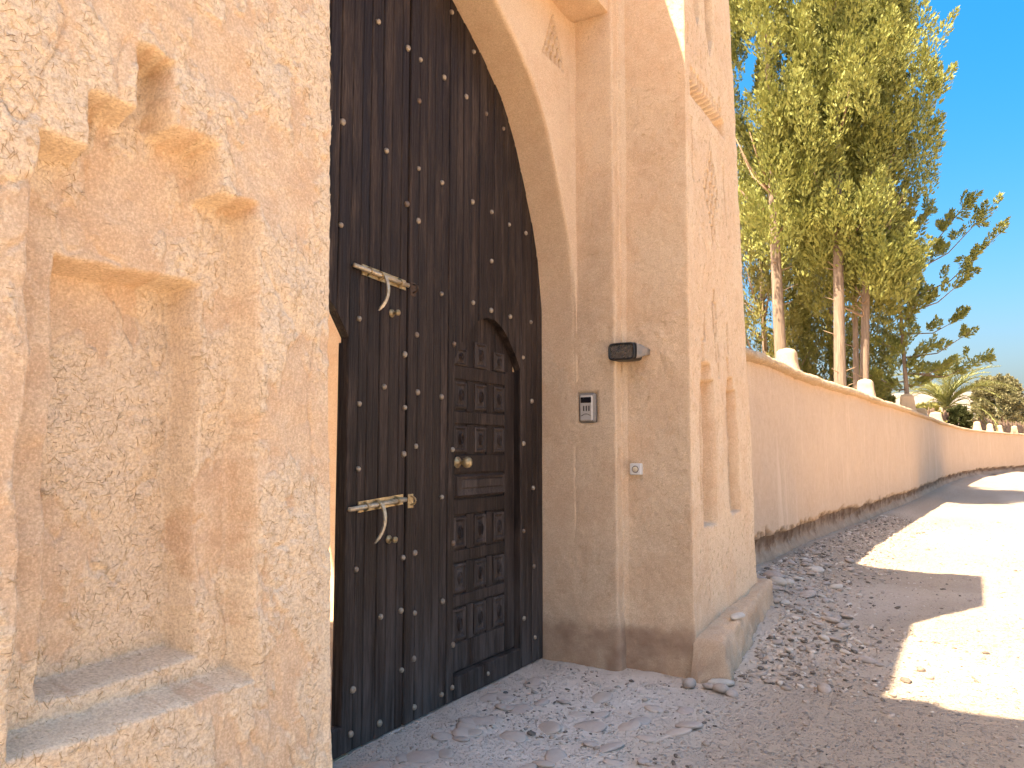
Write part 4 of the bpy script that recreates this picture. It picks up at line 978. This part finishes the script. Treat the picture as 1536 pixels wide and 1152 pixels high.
# ------------------------------------------------------------------ stones
def stone_mesh(name, seed, n=1):
    r = np.random.default_rng(seed); t = (1 + 5 ** .5) / 2
    V = np.array([(-1, t, 0), (1, t, 0), (-1, -t, 0), (1, -t, 0), (0, -1, t), (0, 1, t), (0, -1, -t), (0, 1, -t), (t, 0, -1), (t, 0, 1), (-t, 0, -1), (-t, 0, 1)], float); V /= np.linalg.norm(V[0])
    F = [(0, 11, 5), (0, 5, 1), (0, 1, 7), (0, 7, 10), (0, 10, 11), (1, 5, 9), (5, 11, 4), (11, 10, 2), (10, 7, 6), (7, 1, 8), (3, 9, 4), (3, 4, 2), (3, 2, 6), (3, 6, 8), (3, 8, 9), (4, 9, 5), (2, 4, 11), (6, 2, 10), (8, 6, 7), (9, 8, 1)]
    for _ in range(n):
        V = list(map(np.array, V)); mid = {}; F2 = []
        def m_(a, b):
            kk = (min(a, b), max(a, b))
            if kk not in mid: q = V[a] + V[b]; V.append(q / np.linalg.norm(q)); mid[kk] = len(V) - 1
            return mid[kk]
        for a, b, c in F: ab, bc, ca = m_(a, b), m_(b, c), m_(c, a); F2 += [(a, ab, ca), (b, bc, ab), (c, ca, bc), (ab, bc, ca)]
        F = F2; V = np.array(V)
    V = np.array(V); V = V * (1 + .22 * fbm(V + seed, 1.3, 2, seed))[:, None]; V[:, 2] *= .55
    return V, np.array(F)
protos = []
for s in range(6):
    V, F = stone_mesh('stone', 200 + s); me = bpy.data.meshes.new('stone'); me.from_pydata(V.tolist(), [], F.tolist()); me.update()
    me.polygons.foreach_set('use_smooth', np.ones(len(me.polygons), dtype=bool)); protos.append(me)
def put_stone(name, x, y, s, k, mat, parent=None, sink=.25, flat=1., label=None, group=None):
    src = protos[k % 6]; me = src.copy() if False else src
    z = float(ground_z(np.array([x]), np.array([y]))[0])
    o = bpy.data.objects.new(name, me); col.objects.link(o)
    if not me.materials: me.materials.append(M['stone'])
    link(o, (x, y, z + s * .55 * flat * (1 - 2 * sink)), parent); rr = random.Random(k * 17 + int(x * 100))
    o.rotation_euler = (rr.uniform(-.25, .25), rr.uniform(-.25, .25), rr.uniform(0, 6.28)); o.scale = (s * rr.uniform(.9, 1.5), s * rr.uniform(.7, 1.), s * flat)
    if mat is not M['stone']:
        o.material_slots[0].link = 'OBJECT'; o.material_slots[0].material = mat
    if label: tag(o, label, 'stone', group)
    return o
G1 = 'loose stones along the wall foot'
put_stone('stone', -1.33, 4.08, .042, 1, M['stone'], None, .1, 1.2, 'upright rounded stone near the tower corner, left of its neighbours', G1)
put_stone('stone', -1.19, 4.19, .056, 2, M['pale_stone'], None, .1, .7, 'flat pale stone lying on top of the little pile at the ledge', G1)
put_stone('stone', -1.165, 4.09, .050, 3, M['stone'], None, .15, .9, 'round bluish grey stone in front of the flat pale one', G1)
put_stone('stone', -1.225, 4.10, .036, 4, M['stone'], None, .15, .9, 'small dark stone at the left of the little pile', G1)
put_stone('stone', -1.10, 4.06, .036, 5, M['stone'], None, .2, .7, 'small grey stone at the right of the little pile', G1)
put_stone('stone', -.70, 4.36, .040, 6, M['stone'], None, .2, .8, 'single grey stone alone in the shaded dirt', G1)
put_stone('stone', -.175, 3.44, .042, 7, M['stone'], None, .25, .8, 'grey-blue stone at the bottom edge of the shaded road', G1)
o = put_stone('stone', -1.235, 4.72, .045, 8, M['pale_stone'], None, .2, .7, 'bright white stone lying on the mud ledge', G1); o.location.z = .31
put_stone('stone', -1.50, 6.9, .085, 9, M['stone'], None, .15, .8, 'large grey stone beyond the end of the ledge', G1)
put_stone('stone', -1.42, 6.75, .075, 10, M['pale_stone'], None, .15, .9, 'long pale stone leaning beside the large grey one', G1)
put_stone('stone', -1.18, 6.70, .07, 11, M['stone'], None, .2, .7, 'broad rounded stone at the edge of the rubble', G1)
put_stone('stone', -1.30, 7.85, .085, 12, M['pale_stone'], None, .2, .6, 'flat slab-like stone farther up the rubble', G1)
put_stone('stone', -1.05, 7.3, .065, 13, M['pale_stone'], None, .2, .7, 'light brown stone on the street side of the rubble', G1)
r = np.random.default_rng(91)
for k in range(70):
    y = r.uniform(4.9, 9.2); d = abs(r.normal(0, .38)); x = max(FX + .22 if y < 6.05 else wall_x(y) + .12, (FX + .2 if y < 6.05 else wall_x(y) + .15) + d)
    put_stone('stone', x, y, r.uniform(.022, .052), 20 + k, M['stone'] if r.uniform() < .8 else M['pale_stone'], None, .2, r.uniform(.6, 1.), 'rough stone scattered among the rubble at the wall foot', 'rubble stones at the wall foot')
for k in range(58):          # half-buried cobbles in front of the gate
    x = r.uniform(-2.12, -1.15); y = r.uniform(2.3, 3.75)
    put_stone('cobble', x, y, r.uniform(.035, .075), 120 + k, M['cobble'], ground, .62, .45)
def gravel(name, X, Y, S, seed, label=None):
    r = np.random.default_rng(seed); Z = ground_z(X, Y); n = len(X); sv = [stone_mesh('g', 500 + q, 0) for q in range(5)]
    allV = []; allF = []; allS = []; o0 = 0
    for q in range(5):
        idx = np.arange(q, n, 5); V, F = sv[q]; k = len(idx); a = r.uniform(0, 6.28, k); ca, sa = np.cos(a), np.sin(a)
        sx = S[idx] * r.uniform(.8, 1.6, k); sy = S[idx] * r.uniform(.6, 1., k); sz = S[idx] * r.uniform(.6, 1.1, k); tl = r.normal(0, .3, k)
        x = V[None, :, 0] * sx[:, None]; y = V[None, :, 1] * sy[:, None]; z = V[None, :, 2] * sz[:, None] + x * tl[:, None]
        P = np.stack([X[idx][:, None] + x * ca[:, None] - y * sa[:, None], Y[idx][:, None] + x * sa[:, None] + y * ca[:, None], Z[idx][:, None] + (S[idx] * .18)[:, None] + z], -1)
        allV.append(P.reshape(-1, 3)); allS.append(np.repeat(r.uniform(0, 1, k), len(V))); allF.append((F[None] + (np.arange(k) * len(V))[:, None, None]).reshape(-1, 3) + o0); o0 += k * len(V)
    o = mk(name, np.vstack(allV), np.vstack(allF), M['gravel'], None, True, {'shade': np.concatenate(allS)}); tag(o, label, 'gravel', None, 'stuff'); return o
n = 17000; Y = 3.0 + 13 * r.uniform(0, 1, n) ** 1.7; X = r.uniform(-2.1, 3.2, n); S = np.clip(r.lognormal(-5.05, .45, n), .003, .022)
dens = .35 + .65 * sstep(fbm(np.stack([X, Y, 0 * X], -1), .9, 3, 8), -.3, .3); ok = (r.uniform(0, 1, n) < dens) & ~((X < FX + .12) & (Y > 4.15) & (Y < 6.1)) & ~((X < wall_x(Y) + .03) & (Y > 5.8)) & (X > -2.18) & ((Y < 4.1) | (X > FX))
gravel('road_gravel', X[ok], Y[ok], S[ok], 95, 'fine loose gravel strewn over the dirt road')
n = 5200; Y = r.uniform(4.3, 15, n); X = np.where(Y < 6.05, FX + .2, wall_x(Y) + .08) + np.abs(r.normal(0, .42, n)); S = np.clip(r.lognormal(-4.45, .45, n), .005, .032)
gravel('rubble_gravel', X, Y, S, 96, 'coarser broken gravel heaped along the foot of the wall')
